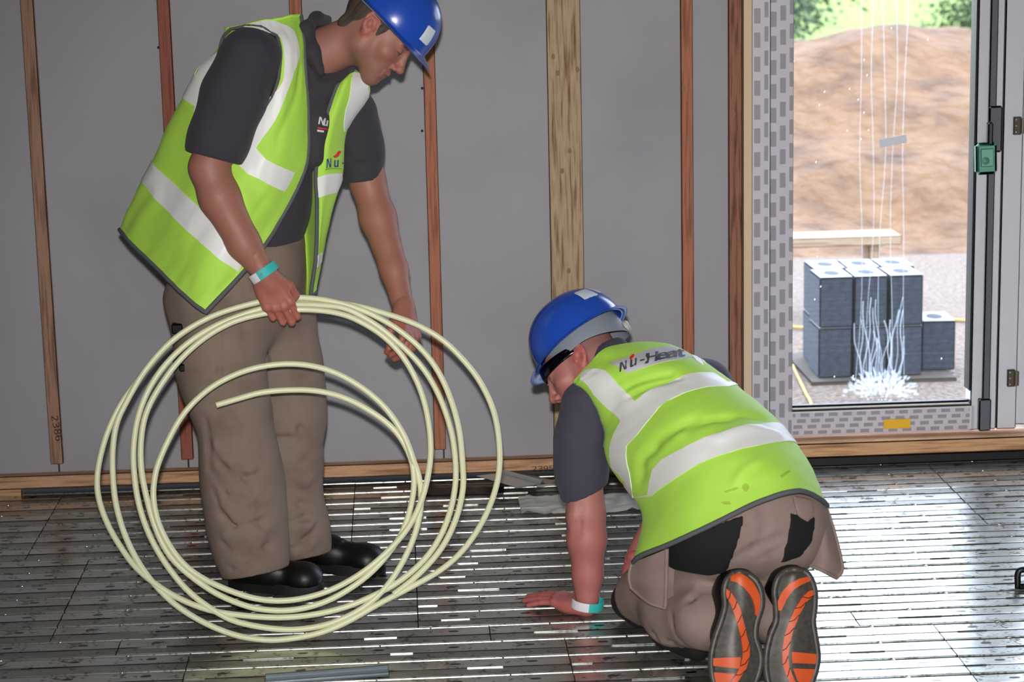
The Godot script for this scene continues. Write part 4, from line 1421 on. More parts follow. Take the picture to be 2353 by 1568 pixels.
# ---------- the standing worker with the coil ----------
func build_standing() -> Node3D:
	var man := hold("person", self, Vector3(-0.396, 0, 1.1018))
	var org := man.position
	var skin_lin := rgb(140, 95, 83, 1.42).srgb_to_linear()
	var hair_lin := Color(0.030, 0.022, 0.017)
	var skin := mat("skin", Color.WHITE, 0.55, 0.0, null, Vector3.ONE, null)
	skin.vertex_color_use_as_albedo = true
	skin.subsurf_scatter_enabled = true
	skin.subsurf_scatter_strength = 0.06
	var in_man := Transform3D(Basis.IDENTITY, -org)

	# --- body: legs, torso, arms and neck in one skin, then head and hands on finer grids ---
	var b := Field.new()
	b.chain([Vector3(-0.4457, 0.7985, 1.14), Vector3(-0.4758, 0.4678, 1.18), Vector3(-0.4446, 0.0981, 1.17)], [0.085, 0.055, 0.040])
	b.chain([Vector3(-0.3777, 0.7767, 1.03), Vector3(-0.3279, 0.4241, 1.02), Vector3(-0.3151, 0.0855, 1)], [0.085, 0.055, 0.040])
	b.chain([Vector3(-0.4286, 0.8503, 1.1), Vector3(-0.4013, 1.0514, 1.11), Vector3(-0.2907, 1.3273, 1.12), Vector3(-0.2223, 1.4517, 1.13)], [0.105, 0.085, 0.095, 0.06], 0.06)
	b.chain([Vector3(-0.3483, 1.438, 1.22), Vector3(-0.3724, 1.4528, 1.27), Vector3(-0.4379, 1.2914, 1.31), Vector3(-0.4866, 1.1892, 1.33)], [0.07, 0.062, 0.052, 0.047])
	b.chain([Vector3(-0.4866, 1.1892, 1.33), Vector3(-0.4604, 1.1122, 1.345), Vector3(-0.4041, 0.9949, 1.36), Vector3(-0.3593, 0.9244, 1.365)], [0.050, 0.052, 0.042, 0.031])
	b.chain([Vector3(-0.1548, 1.3396, 1.03), Vector3(-0.1059, 1.2537, 1), Vector3(-0.0879, 1.0981, 0.99)], [0.06, 0.055, 0.048])
	b.chain([Vector3(-0.0879, 1.0981, 0.99), Vector3(-0.0636, 1.0057, 1.02), Vector3(-0.0242, 0.8734, 1.1), Vector3(-0.0028, 0.782, 1.16)], [0.047, 0.049, 0.037, 0.030])
	var forearm := func(p: Vector3, n: Vector3) -> Color: return Color(skin_lin.r * 0.93, skin_lin.g * 0.88, skin_lin.b * 0.86)
	var m := MB.new()
	b.mesh(m, 0.011, in_man, forearm)
	var hb := frame(Vector3(0.655, -0.70, 0.28), Vector3(0.73, 0.68, 0.0))
	var ear := Vector3(-0.0619, 1.5396, 1.235)
	var head := Transform3D(hb, ear - hb * Vector3(-0.080, 0.0, -0.018))
	var neck := head.affine_inverse() * Vector3(-0.1993, 1.4568, 1.13)
	face_field(neck, 0.066).mesh(m, 0.0036, in_man * head, face_paint(skin_lin, hair_lin, 0.5, 0.0))
	# right hand: a fist round three turns of pipe, knuckles to the camera
	var w := Vector3(-0.3561, 0.9157, 1.368)
	var fy := (Vector3(-0.3222, 0.8343, 1.362) - w).normalized()
	var fx := (Vector3(1, 0.28, 0.0) - fy * fy.dot(Vector3(1, 0.28, 0.0))).normalized()
	var fz := Vector3(0, 0, 1)
	fz = (fz - fx * fz.dot(fx) - fy * fz.dot(fy)).normalized()
	hand_field(w, fx, fy, fz, [[8, 92, 78], [8, 94, 76], [10, 94, 76], [12, 92, 74]], [-2, 0, 1, 3], [Vector3(0.022, 0.024, -0.010), Vector3(0.043, 0.056, -0.014), Vector3(0.044, 0.088, -0.030), Vector3(0.028, 0.104, -0.046)], 1.03).mesh(m, 0.0034, in_man, hand_paint(Color(skin_lin.r * 0.93, skin_lin.g * 0.88, skin_lin.b * 0.86), Color(skin_lin.r * 1.05, skin_lin.g * 0.78, skin_lin.b * 0.76), w, fy))
	# left hand: hooked over the far turns
	var w2 := Vector3(-0.0006, 0.7793, 1.165)
	var gy := (Vector3(0.011, 0.715, 1.215) - w2).normalized()
	var gx := (Vector3(-0.5, 0, 0.85) - gy * gy.dot(Vector3(-0.5, 0, 0.85))).normalized()
	var gz := gy.cross(gx)
	if gz.x < 0: gz = -gz
	hand_field(w2, gx, gy, gz, [[30, 62, 40], [34, 62, 40], [36, 60, 40], [40, 58, 40]], [2, 0, -2, -4], [Vector3(0.022, 0.024, -0.010), Vector3(0.042, 0.056, -0.020), Vector3(0.040, 0.086, -0.034), Vector3(0.030, 0.106, -0.050)]).mesh(m, 0.0036, in_man, hand_paint(Color(skin_lin.r * 0.93, skin_lin.g * 0.88, skin_lin.b * 0.86), Color(skin_lin.r * 0.92, skin_lin.g * 0.72, skin_lin.b * 0.70), w2, gy))
	put("body", m.done(), skin, man)

	# --- hair under the helmet ---
	var hf := Field.new()
	hf.ball(Vector3(0, 0.026, -0.026), Vector3(0.0785, 0.094, 0.098), Basis.IDENTITY, 0.02)
	hf.cone(Vector3(-0.030, -0.052, -0.076), Vector3(0.030, -0.052, -0.076), 0.022, 0.022, 0.025)
	hf.cone(Vector3(-0.068, 0.01, 0.010), Vector3(-0.066, -0.022, 0.008), 0.010, 0.006, 0.01)
	hf.cone(Vector3(0.068, 0.01, 0.010), Vector3(0.066, -0.022, 0.008), 0.010, 0.006, 0.01)
	hf.plane(Vector3(0, -0.012, 0.050), Vector3(0, -0.50, 0.86))
	for s in [-1.0, 1.0]: hf.scoop(Vector3(0.084 * s, -0.004, -0.022), Vector3(0.018, 0.034, 0.024), Basis.IDENTITY, 0.004)
	for k in 26:
		var an := k * 0.24
		hf.crease([Vector3(sin(an) * 0.08, 0.03, -0.026 + cos(an) * 0.10), Vector3(sin(an) * 0.06, -0.055, -0.04 + cos(an) * 0.07)], 0.0045, 0.0022 if k % 2 else -0.0018)
	var hm := MB.new()
	hf.mesh(hm, 0.0042, in_man * head)
	put("hair", hm.done(), mat("brown_hair", rgb(62, 52, 44, 1.4), 0.75), man)

	# --- dark polo shirt: chest, collar, both sleeves ---
	var navy := mat("dark_polo", rgb(48, 46, 52, 1.3), 0.85, 0.0, null, Vector3(30, 30, 30), noise_tex(0.08, 71, [], 256, 2), 0.05)
	navy.rim_enabled = true
	navy.rim = 0.4
	var s := Field.new()
	s.chain([Vector3(-0.4048, 0.9591, 1.12), Vector3(-0.3708, 1.0855, 1.11), Vector3(-0.2984, 1.2922, 1.11), Vector3(-0.2354, 1.4281, 1.11)], [0.135, 0.125, 0.122, 0.085], 0.06)
	s.cone(Vector3(-0.3928, 1.0667, 1.14), Vector3(-0.3852, 1.0053, 1.16), 0.105, 0.085, 0.03)
	s.chain([Vector3(-0.3818, 1.4337, 1.14), Vector3(-0.308, 1.4211, 1.15), Vector3(-0.1762, 1.3448, 1.09)], [0.08, 0.08, 0.06], 0.05)
	# collar
	s.chain([Vector3(-0.2294, 1.5272, 1.19), Vector3(-0.2149, 1.4681, 1.22), Vector3(-0.1945, 1.4163, 1.222)], [0.018, 0.019, 0.012], 0.02)
	s.chain([Vector3(-0.1787, 1.5427, 1.06), Vector3(-0.204, 1.5481, 1.12), Vector3(-0.2294, 1.5272, 1.19)], [0.014, 0.018, 0.018], 0.02)
	s.chain([Vector3(-0.1272, 1.424, 1.09), Vector3(-0.1442, 1.3992, 1.14), Vector3(-0.167, 1.3709, 1.18)], [0.020, 0.022, 0.012], 0.012)
	s.chain([Vector3(-0.1896, 1.3798, 1.17), Vector3(-0.2116, 1.2865, 1.2), Vector3(-0.222, 1.1957, 1.2)], [0.020, 0.030, 0.030], 0.04)
	# open neck
	s.carve(Vector3(-0.1522, 1.4902, 1.14), Vector3(-0.1841, 1.4123, 1.2), 0.066, 0.016, 0.012)
	s.carve(Vector3(-0.1841, 1.4123, 1.2), Vector3(-0.1955, 1.3739, 1.24), 0.018, 0.006, 0.006)
	# folds
	var sh := MB.new()
	s.mesh(sh, 0.0085, in_man)
	var polo := put("polo_shirt", sh.done(), navy, man)
	# sleeves, cut square at their hems
	var rs := Field.new()
	rs.chain([Vector3(-0.3182, 1.4359, 1.2), Vector3(-0.374, 1.4607, 1.29), Vector3(-0.414, 1.3687, 1.315), Vector3(-0.4571, 1.2601, 1.325), Vector3(-0.4883, 1.1812, 1.328)], [0.070, 0.066, 0.076, 0.070, 0.065], 0.05)
	for f in [[Vector3(-0.4234, 1.4514, 1.4), Vector3(-0.4043, 1.3968, 1.4), Vector3(-0.402, 1.3315, 1.4)], [Vector3(-0.335, 1.4923, 1.4), Vector3(-0.3556, 1.3955, 1.4), Vector3(-0.4035, 1.2989, 1.4)], [Vector3(-0.473, 1.3225, 1.4), Vector3(-0.4312, 1.2887, 1.4), Vector3(-0.3877, 1.2875, 1.4)]]: rs.crease(f, 0.020, 0.005)
	rs.crease([Vector3(-0.4956, 1.2703, 1.395), Vector3(-0.4552, 1.2505, 1.395), Vector3(-0.4067, 1.2382, 1.395)], 0.014, -0.004)
	rs.plane(Vector3(-0.4778, 1.2143, 1.328), Vector3(-0.30, -1.0, 0.12))
	var ls := Field.new()
	ls.chain([Vector3(-0.1662, 1.3407, 1.04), Vector3(-0.1266, 1.289, 1.02), Vector3(-0.109, 1.2007, 1), Vector3(-0.0992, 1.0805, 0.99)], [0.066, 0.060, 0.058, 0.057], 0.05)
	ls.crease([Vector3(-0.1341, 1.2591, 1.05), Vector3(-0.1, 1.2348, 1.05), Vector3(-0.0692, 1.2457, 1.05)], 0.014, 0.004)
	ls.crease([Vector3(-0.1425, 1.1892, 1.05), Vector3(-0.1027, 1.1587, 1.05), Vector3(-0.0602, 1.1692, 1.05)], 0.014, 0.004)
	ls.plane(Vector3(-0.1019, 1.1009, 1), Vector3(0.03, -1.0, 0.12))
	for f in [rs, ls]:
		var fm := MB.new()
		f.mesh(fm, 0.0085, in_man)
		put("sleeve", fm.done(), navy, polo)
	# embroidered badge beside the placket
	var bd := Sheet.new()
	bd.pts = []
	for row in [[Vector3(-0.2143, 1.2638, 1.34), Vector3(-0.1978, 1.26, 1.34), Vector3(-0.1814, 1.2563, 1.34)], [Vector3(-0.2099, 1.2903, 1.34), Vector3(-0.1935, 1.2865, 1.34), Vector3(-0.1771, 1.2827, 1.34)], [Vector3(-0.2055, 1.3167, 1.34), Vector3(-0.1891, 1.3129, 1.34), Vector3(-0.1727, 1.3092, 1.34)]]:
		var line := []
		for q in row: line.append(s.onto(q, Vector3(0, 0, -1)) - org)
		bd.pts.append(line)
	for g in bd.letters("Nu", [Vector2(0.36, 0.56), Vector2(0.66, 0.54)], [Vector2(0.40, 1.04), Vector2(0.70, 1.02)], 0.0012): put("letter", g, mat("white_thread", rgb(176, 172, 176, 1.5), 0.7), polo)
	put("badge_line", bd.patch([Vector2(0.12, 0.20), Vector2(0.85, 0.20), Vector2(0.85, 0.26), Vector2(0.12, 0.26)], 12, 16, 0.0012), mat("red_print", rgb(190, 40, 40, 1.5), 0.7), polo)
	put("badge_line", bd.patch([Vector2(0.10, 0.04), Vector2(0.60, 0.04), Vector2(0.60, 0.14), Vector2(0.10, 0.14)], 12, 16, 0.0012), mats["white_thread"], polo)

	# --- work trousers with folds ---
	var t := Field.new()
	t.chain([Vector3(-0.4963, 0.8137, 1.15), Vector3(-0.4972, 0.6507, 1.165), Vector3(-0.4837, 0.5618, 1.17), Vector3(-0.4647, 0.4903, 1.175), Vector3(-0.4561, 0.3753, 1.175), Vector3(-0.4495, 0.29, 1.175), Vector3(-0.4446, 0.192, 1.175), Vector3(-0.4342, 0.1116, 1.175), Vector3(-0.4272, 0.0581, 1.175)], [0.125, 0.108, 0.100, 0.090, 0.098, 0.102, 0.099, 0.088, 0.082], 0.05)
	t.chain([Vector3(-0.3423, 0.7859, 1.02), Vector3(-0.3341, 0.6009, 1.01), Vector3(-0.3255, 0.5207, 1.01), Vector3(-0.3226, 0.4463, 1.01), Vector3(-0.3318, 0.3159, 1.01), Vector3(-0.3336, 0.2156, 1.01), Vector3(-0.3173, 0.1393, 1.01), Vector3(-0.3031, 0.0728, 1.01)], [0.100, 0.098, 0.094, 0.090, 0.086, 0.084, 0.082, 0.080], 0.035)
	t.chain([Vector3(-0.4466, 0.839, 1.1), Vector3(-0.4259, 0.9095, 1.1), Vector3(-0.4048, 0.9753, 1.11)], [0.165, 0.155, 0.135], 0.06)
	t.cone(Vector3(-0.5828, 0.8165, 1.15), Vector3(-0.5583, 0.7111, 1.16), 0.055, 0.05, 0.03)        # seat
	t.cone(Vector3(-0.5817, 0.6427, 1.17), Vector3(-0.5732, 0.5828, 1.17), 0.030, 0.022, 0.03)       # side pocket bulge
	var folds := [[Vector3(-0.5343, 0.4209, 1.272), Vector3(-0.4845, 0.3834, 1.272), Vector3(-0.44, 0.3519, 1.272), Vector3(-0.3932, 0.3681, 1.272)], [Vector3(-0.5306, 0.3791, 1.272), Vector3(-0.4879, 0.3118, 1.272), Vector3(-0.432, 0.2738, 1.272), Vector3(-0.3485, 0.3366, 1.272)], [Vector3(-0.5132, 0.2597, 1.275), Vector3(-0.4686, 0.2279, 1.275), Vector3(-0.3991, 0.2313, 1.275), Vector3(-0.3393, 0.2771, 1.275)], [Vector3(-0.5012, 0.171, 1.262), Vector3(-0.4505, 0.1387, 1.262), Vector3(-0.3915, 0.1607, 1.262), Vector3(-0.3559, 0.1775, 1.262)], [Vector3(-0.4819, 0.1013, 1.255), Vector3(-0.4409, 0.1058, 1.255), Vector3(-0.3807, 0.1497, 1.255)], [Vector3(-0.4948, 0.5362, 1.265), Vector3(-0.4614, 0.5173, 1.265), Vector3(-0.4456, 0.4872, 1.265)], [Vector3(-0.5275, 0.5173, 1.255), Vector3(-0.5339, 0.4344, 1.255), Vector3(-0.53, 0.3746, 1.255)], [Vector3(-0.4882, 0.7772, 1.272), Vector3(-0.4888, 0.6491, 1.272), Vector3(-0.503, 0.591, 1.272)], [Vector3(-0.4212, 0.7728, 1.26), Vector3(-0.4033, 0.6672, 1.26), Vector3(-0.3956, 0.5847, 1.26)],
		[Vector3(-0.3328, 0.5034, 1.095), Vector3(-0.294, 0.4409, 1.095), Vector3(-0.2428, 0.3839, 1.095)], [Vector3(-0.3719, 0.4143, 1.1), Vector3(-0.3304, 0.4153, 1.1), Vector3(-0.2416, 0.4097, 1.1)], [Vector3(-0.298, 0.3477, 1.09), Vector3(-0.2678, 0.359, 1.09), Vector3(-0.2397, 0.3764, 1.09)], [Vector3(-0.3433, 0.2629, 1.09), Vector3(-0.3031, 0.2242, 1.09), Vector3(-0.2415, 0.2094, 1.09)], [Vector3(-0.3411, 0.1758, 1.09), Vector3(-0.2927, 0.1865, 1.09), Vector3(-0.2341, 0.2154, 1.09)], [Vector3(-0.3303, 0.0964, 1.085), Vector3(-0.2953, 0.1289, 1.085), Vector3(-0.2398, 0.1643, 1.085)], [Vector3(-0.3868, 0.7366, 1.105), Vector3(-0.3796, 0.6343, 1.105), Vector3(-0.3882, 0.5743, 1.105)], [Vector3(-0.2703, 0.7259, 1.1), Vector3(-0.2596, 0.6414, 1.1), Vector3(-0.2472, 0.5684, 1.1)]]
	var ridges := [[Vector3(-0.5154, 0.4506, 1.275), Vector3(-0.4719, 0.4016, 1.275), Vector3(-0.4155, 0.3781, 1.275)], [Vector3(-0.4623, 0.2397, 1.275), Vector3(-0.4436, 0.269, 1.275), Vector3(-0.3959, 0.3032, 1.275)], [Vector3(-0.5096, 0.342, 1.27), Vector3(-0.4895, 0.2814, 1.27), Vector3(-0.4624, 0.2443, 1.27)], [Vector3(-0.4931, 0.1987, 1.275), Vector3(-0.4357, 0.1905, 1.275), Vector3(-0.3774, 0.2003, 1.275)], [Vector3(-0.3546, 0.1389, 1.09), Vector3(-0.3209, 0.085, 1.09), Vector3(-0.2718, 0.1107, 1.09)], [Vector3(-0.312, 0.2989, 1.09), Vector3(-0.2887, 0.2857, 1.09), Vector3(-0.2465, 0.2965, 1.09)], [Vector3(-0.3177, 0.1577, 1.095), Vector3(-0.2876, 0.1603, 1.095), Vector3(-0.2351, 0.1857, 1.095)]]
	for f in folds: t.crease(f, 0.012, 0.0062)
	for f in ridges: t.crease(f, 0.014, -0.0065)
	# seams: knee patches, pocket edges, fly, hem stitching
	for f in [[Vector3(-0.3794, 0.4195, 1.11), Vector3(-0.3297, 0.4202, 1.11), Vector3(-0.2412, 0.4133, 1.11)], [Vector3(-0.5345, 0.554, 1.285), Vector3(-0.4975, 0.5644, 1.285), Vector3(-0.4296, 0.5562, 1.285), Vector3(-0.3844, 0.5452, 1.285)], [Vector3(-0.5325, 0.4275, 1.275), Vector3(-0.4599, 0.413, 1.275), Vector3(-0.3564, 0.4152, 1.275)], [Vector3(-0.589, 0.6646, 1.285), Vector3(-0.5604, 0.6706, 1.285), Vector3(-0.5261, 0.6764, 1.285)], [Vector3(-0.5349, 0.1309, 1.285), Vector3(-0.4503, 0.1094, 1.285), Vector3(-0.3446, 0.1416, 1.285)], [Vector3(-0.3437, 0.1015, 1.1), Vector3(-0.2835, 0.1079, 1.1), Vector3(-0.2251, 0.1294, 1.1)], [Vector3(-0.4162, 0.867, 1.27), Vector3(-0.3919, 0.7795, 1.27), Vector3(-0.388, 0.7387, 1.27)], [Vector3(-0.3403, 0.7342, 1.1), Vector3(-0.3392, 0.5957, 1.1), Vector3(-0.3323, 0.5106, 1.1)]]: t.crease(f, 0.006, 0.0035)
	for f in [[Vector3(-0.504, 0.4396, 1.28), Vector3(-0.4548, 0.3903, 1.28), Vector3(-0.3961, 0.2926, 1.28)], [Vector3(-0.4415, 0.3063, 1.28), Vector3(-0.3971, 0.2687, 1.28), Vector3(-0.3458, 0.2548, 1.28)], [Vector3(-0.5223, 0.3186, 1.27), Vector3(-0.4912, 0.2454, 1.27), Vector3(-0.4471, 0.2015, 1.27)], [Vector3(-0.3347, 0.3147, 1.1), Vector3(-0.3011, 0.2641, 1.1), Vector3(-0.2539, 0.2499, 1.1)], [Vector3(-0.2912, 0.2141, 1.1), Vector3(-0.2626, 0.182, 1.1), Vector3(-0.2329, 0.1771, 1.1)], [Vector3(-0.4003, 0.2118, 1.27), Vector3(-0.3725, 0.1866, 1.27), Vector3(-0.3485, 0.2038, 1.27)]]: t.crease(f, 0.010, 0.005)
	t.plane(Vector3(-0.4193, 0.0765, 1.25), Vector3(0.16, -1.0, 0.18))
	var khaki := mat("khaki_twill", rgb(116, 101, 91, 1.36), 0.9, 0.0, noise_tex(0.008, 75, [[0.0, Color(0.84, 0.82, 0.80)], [0.5, Color(0.97, 0.96, 0.95)], [1.0, Color(1, 1, 1)]], 512, 4), Vector3(2.2, 2.2, 2.2), noise_tex(0.12, 76, [], 256, 2), 0.06)
	var tm := MB.new()
	t.mesh(tm, 0.0066, in_man)
	var tr := put("trousers", tm.done(), khaki, man)
	var blk := mat("black_webbing", Color(0.045, 0.045, 0.05), 0.8)
	put("pocket_strap", box_mesh(Vector3(0.030, 0.026, 0.07), 0.003), blk, tr, Vector3(-0.5978, 0.7553, 1.205) - org)
	put("pocket_strap", box_mesh(Vector3(0.024, 0.020, 0.05), 0.003), blk, tr, Vector3(-0.5852, 0.6519, 1.225) - org)
	# black shoes
	var leather := mat("wet_black_leather", Color(0.022, 0.022, 0.024), 0.45)
	var rubber := mat("black_rubber", Color(0.035, 0.035, 0.036), 0.6)
	shoe(man, Vector3(-0.5059, 0, 1.1078) - org, Vector3(-0.2464, 0, 1.194) - org, leather, rubber)
	shoe(man, Vector3(-0.3624, 0, 0.9322) - org, Vector3(-0.0784, 0, 1.0419) - org, leather, rubber)
	for q in [Vector3(-0.2987, 0.0314, 1.098), Vector3(-0.2831, 0.0308, 1.098), Vector3(-0.2664, 0.0289, 1.098), Vector3(-0.2509, 0.0245, 1.098)]: put("orange_trim", box_mesh(Vector3(0.004, 0.011, 0.006), 0.001), mat("orange_rubber", rgb(200, 80, 32, 1.15), 0.5), man, q - org)
	standing_vest(man, org)
	# --- helmet ---
	var blue := mat("blue_helmet", rgb(26, 62, 148, 1.5), 0.22)
	var hl := helmet(man, in_man * head * Transform3D(Basis(Vector3.RIGHT, 0.0), Vector3(0, -0.004, -0.004)), blue, mat("dark_plastic", Color(0.05, 0.05, 0.055), 0.4), mat("grey_band", rgb(104, 110, 120, 1.5), 0.6), 0.004)
	hl.set_meta("label", "glossy blue hard hat")
	put("sticker", shell_patch(-0.62, -0.24, 0.66, 0.90), mat("white_sticker", rgb(176, 184, 194, 1.5), 0.5), hl)
	# --- paper wristband ---
	var ax := (Vector3(-0.3593, 0.9244, 1.365) - Vector3(-0.4041, 0.9949, 1.36)).normalized()
	var wb := hold("wristband", man)
	var wc := Vector3(-0.3561, 0.9199, 1.366) - org
	put("band", ring_band(wc, ax, Vector3(1, 0.2, 0), 0.0375, 0.033, 0.024), mat("teal_paper", rgb(40, 152, 150, 1.5), 0.6), wb)
	put("white_end", ring_band(wc, ax, Vector3(1, 0.2, 0), 0.0382, 0.0337, 0.024, PI * 0.62, PI * 1.02), mat("white_paper", rgb(186, 184, 190, 1.5), 0.6), wb)
	tag(man, "standing person in blue hard hat and open lime vest, holding up a hoop of pipe", "person", "workers")
	return man

func shoe(man: Node3D, heel: Vector3, toe: Vector3, leather: Material, rubber: Material) -> void:
	var f := Field.new()
	var d := (toe - heel).normalized()
	var l := heel.distance_to(toe)
	var up := Vector3.UP
	f.chain([heel + d * 0.035 + up * 0.050, heel + d * l * 0.45 + up * 0.048, heel + d * (l - 0.052) + up * 0.040], [0.038, 0.040, 0.043], 0.03)
	f.chain([heel + d * 0.045 + up * 0.13, heel + d * 0.05 + up * 0.07, heel + d * l * 0.5 + up * 0.060], [0.045, 0.044, 0.036], 0.03)
	f.ball(heel + d * (l - 0.052) + up * 0.042, Vector3(0.050, 0.036, 0.050), Basis.IDENTITY, 0.02)
	f.crease([heel + d * l * 0.62 + up * 0.085 - d.cross(up) * 0.05, heel + d * l * 0.62 + up * 0.085 + d.cross(up) * 0.05], 0.008, 0.004)
	f.crease([heel + d * l * 0.55 + up * 0.09 - d.cross(up) * 0.05, heel + d * l * 0.55 + up * 0.09 + d.cross(up) * 0.05], 0.008, 0.004)
	f.plane(heel + up * 0.024, Vector3.DOWN)
	var m := MB.new()
	f.mesh(m, 0.007)
	var o := put("shoe", m.done(), leather, man)
	var s := MB.new()
	var side := d.cross(up).normalized()
	var edge := []
	for k in 28:
		var a := TAU * k / 28.0
		var along := l * 0.5 - cos(a) * (l * 0.5 + 0.004)
		var t := along / l
		var half := 0.036 + 0.014 * smoothstep(0.35, 0.75, t)
		edge.append(heel + d * along + side * sin(a) * half)
	var rows := []
	for e in [[0.0, 0.97], [0.003, 1.0], [0.027, 1.0], [0.030, 0.96]]:
		var line := []
		for p in edge:
			var c := heel + d * l * 0.5
			line.append(c + (p - c) * e[1] + up * e[0])
		line.append(line[0])
		rows.append(line)
	s.grid(rows)
	var top := []
	for i in range(edge.size() - 1, -1, -1): top.append(rows[3][i])
	s.flat(top if (top[1] - top[0]).cross(top[2] - top[0]).y > 0 else rows[3].slice(0, edge.size()))
	put("sole", s.done(), rubber, o)

func standing_vest(man: Node3D, org: Vector3) -> void:
	var lime := mat("hi_vis_lime", rgb(147, 188, 66, 1.58), 0.7)
	lime.rim_enabled = true
	lime.rim = 0.3
	var tape := mat("silver_tape", Color(0.93, 0.93, 0.92), 0.45)
	var bind := mat("grey_binding", rgb(72, 74, 76, 1.5), 0.8)
	var v := hold("vest", man, -org)
	var a := Sheet.new()
	a.pts = [
		[Vector3(-0.6204, 0.8558, 0.8), Vector3(-0.7571, 0.9929, 1.02), Vector3(-0.6817, 0.9451, 1.18), Vector3(-0.6112, 0.8955, 1.28), Vector3(-0.5544, 0.8523, 1.345), Vector3(-0.5092, 0.8212, 1.37)],
		[Vector3(-0.5883, 0.9693, 0.82), Vector3(-0.7014, 1.1087, 1.05), Vector3(-0.6248, 1.0517, 1.21), Vector3(-0.5523, 1.0009, 1.31), Vector3(-0.4805, 0.9537, 1.37), Vector3(-0.4062, 0.9226, 1.345)],
		[Vector3(-0.5297, 1.1183, 0.85), Vector3(-0.6438, 1.212, 1.08), Vector3(-0.5502, 1.1696, 1.24), Vector3(-0.4666, 1.125, 1.33), Vector3(-0.3905, 1.0709, 1.345), Vector3(-0.3186, 1.0303, 1.27)],
		[Vector3(-0.4717, 1.2765, 0.88), Vector3(-0.5842, 1.3219, 1.1), Vector3(-0.4995, 1.2866, 1.24), Vector3(-0.4077, 1.2294, 1.31), Vector3(-0.3203, 1.1856, 1.32), Vector3(-0.2433, 1.1683, 1.235)],
		[Vector3(-0.4124, 1.4223, 0.95), Vector3(-0.5238, 1.419, 1.12), Vector3(-0.4396, 1.3851, 1.23), Vector3(-0.3468, 1.35, 1.31), Vector3(-0.2811, 1.3371, 1.31), Vector3(-0.2312, 1.3244, 1.24)],
		[Vector3(-0.3473, 1.4992, 1), Vector3(-0.4646, 1.4788, 1.14), Vector3(-0.3998, 1.4861, 1.22), Vector3(-0.3184, 1.4692, 1.29), Vector3(-0.2654, 1.4783, 1.28), Vector3(-0.2346, 1.4639, 1.235)],
		[Vector3(-0.308, 1.5408, 1.05), Vector3(-0.4376, 1.5304, 1.15), Vector3(-0.3875, 1.5404, 1.2), Vector3(-0.3298, 1.5532, 1.22), Vector3(-0.2855, 1.5584, 1.21), Vector3(-0.2423, 1.5624, 1.17)]]
	a.noise = FastNoiseLite.new()
	a.noise.seed = 4
	a.noise.frequency = 0.012
	a.stretch = Vector2(420, 260)
	a.ripple = 0.006
	a.folds = [[[Vector2(0.2902, 0.1865), Vector2(0.2749, 0.0693), Vector2(0.2639, 0.0195)], 0.03, -0.006], [[Vector2(0.3387, 0.2029), Vector2(0.3202, 0.0842), Vector2(0.3083, 0.0212)], 0.025, 0.004], [[Vector2(0.8372, 0.3739), Vector2(0.7751, 0.4068), Vector2(0.7218, 0.4221)], 0.03, -0.006], [[Vector2(0.9148, 0.7633), Vector2(0.8732, 0.6876), Vector2(0.7736, 0.5875)], 0.025, -0.004]]
	var arm := [Vector2(0.5448, 0.9689), Vector2(0.6706, 0.9177), Vector2(0.6852, 0.836), Vector2(0.6859, 0.7483), Vector2(0.6639, 0.6878), Vector2(0.6084, 0.6162), Vector2(0.5893, 0.5512), Vector2(0.5904, 0.4962), Vector2(0.5922, 0.4406), Vector2(0.5282, 0.4218), Vector2(0.3975, 0.4184), Vector2(0.3676, 0.4533), Vector2(0.3596, 0.5321), Vector2(0.3256, 0.6381), Vector2(0.2888, 0.7824), Vector2(0.2358, 0.9126), Vector2(0.3001, 0.992), Vector2(0.4134, 0.9977)]
	put("cloth", a.cloth(70, 70, [PackedVector2Array(arm)]), lime, v)
	put("binding", a.piping(arm, 0.0045, 4, 0.7, true), bind, v)
	var rim := [Vector2(0.0, 0.0), Vector2(0.2, 0.0), Vector2(0.4, 0.0), Vector2(0.6, 0.0), Vector2(0.8, 0.0), Vector2(1, 0.0), Vector2(1, 0.17), Vector2(1, 0.34), Vector2(1, 0.5), Vector2(1, 0.67), Vector2(1, 0.84), Vector2(1, 1)]
	put("binding", a.piping(rim, 0.0062, 8), bind, v)
	put("binding", a.piping([Vector2(1, 1), Vector2(0.8, 1), Vector2(0.6, 1), Vector2(0.4, 1), Vector2(0.2, 1), Vector2(0, 1)], 0.004, 8), lime, v)
	put("reflective_tape", a.patch([Vector2(0.03, 0.24)] + [Vector2(0.2008, 0.204), Vector2(0.3108, 0.1933), Vector2(0.4314, 0.1942), Vector2(0.5713, 0.1903), Vector2(0.7523, 0.187), Vector2(0.9066, 0.1688), Vector2(0.9687, 0.1565), Vector2(0.9555, 0.1905), Vector2(0.7831, 0.2395), Vector2(0.6441, 0.2629), Vector2(0.5642, 0.2658), Vector2(0.372, 0.2764), Vector2(0.2834, 0.2806), Vector2(0.2, 0.29)] + [Vector2(0.03, 0.34)]), tape, v)
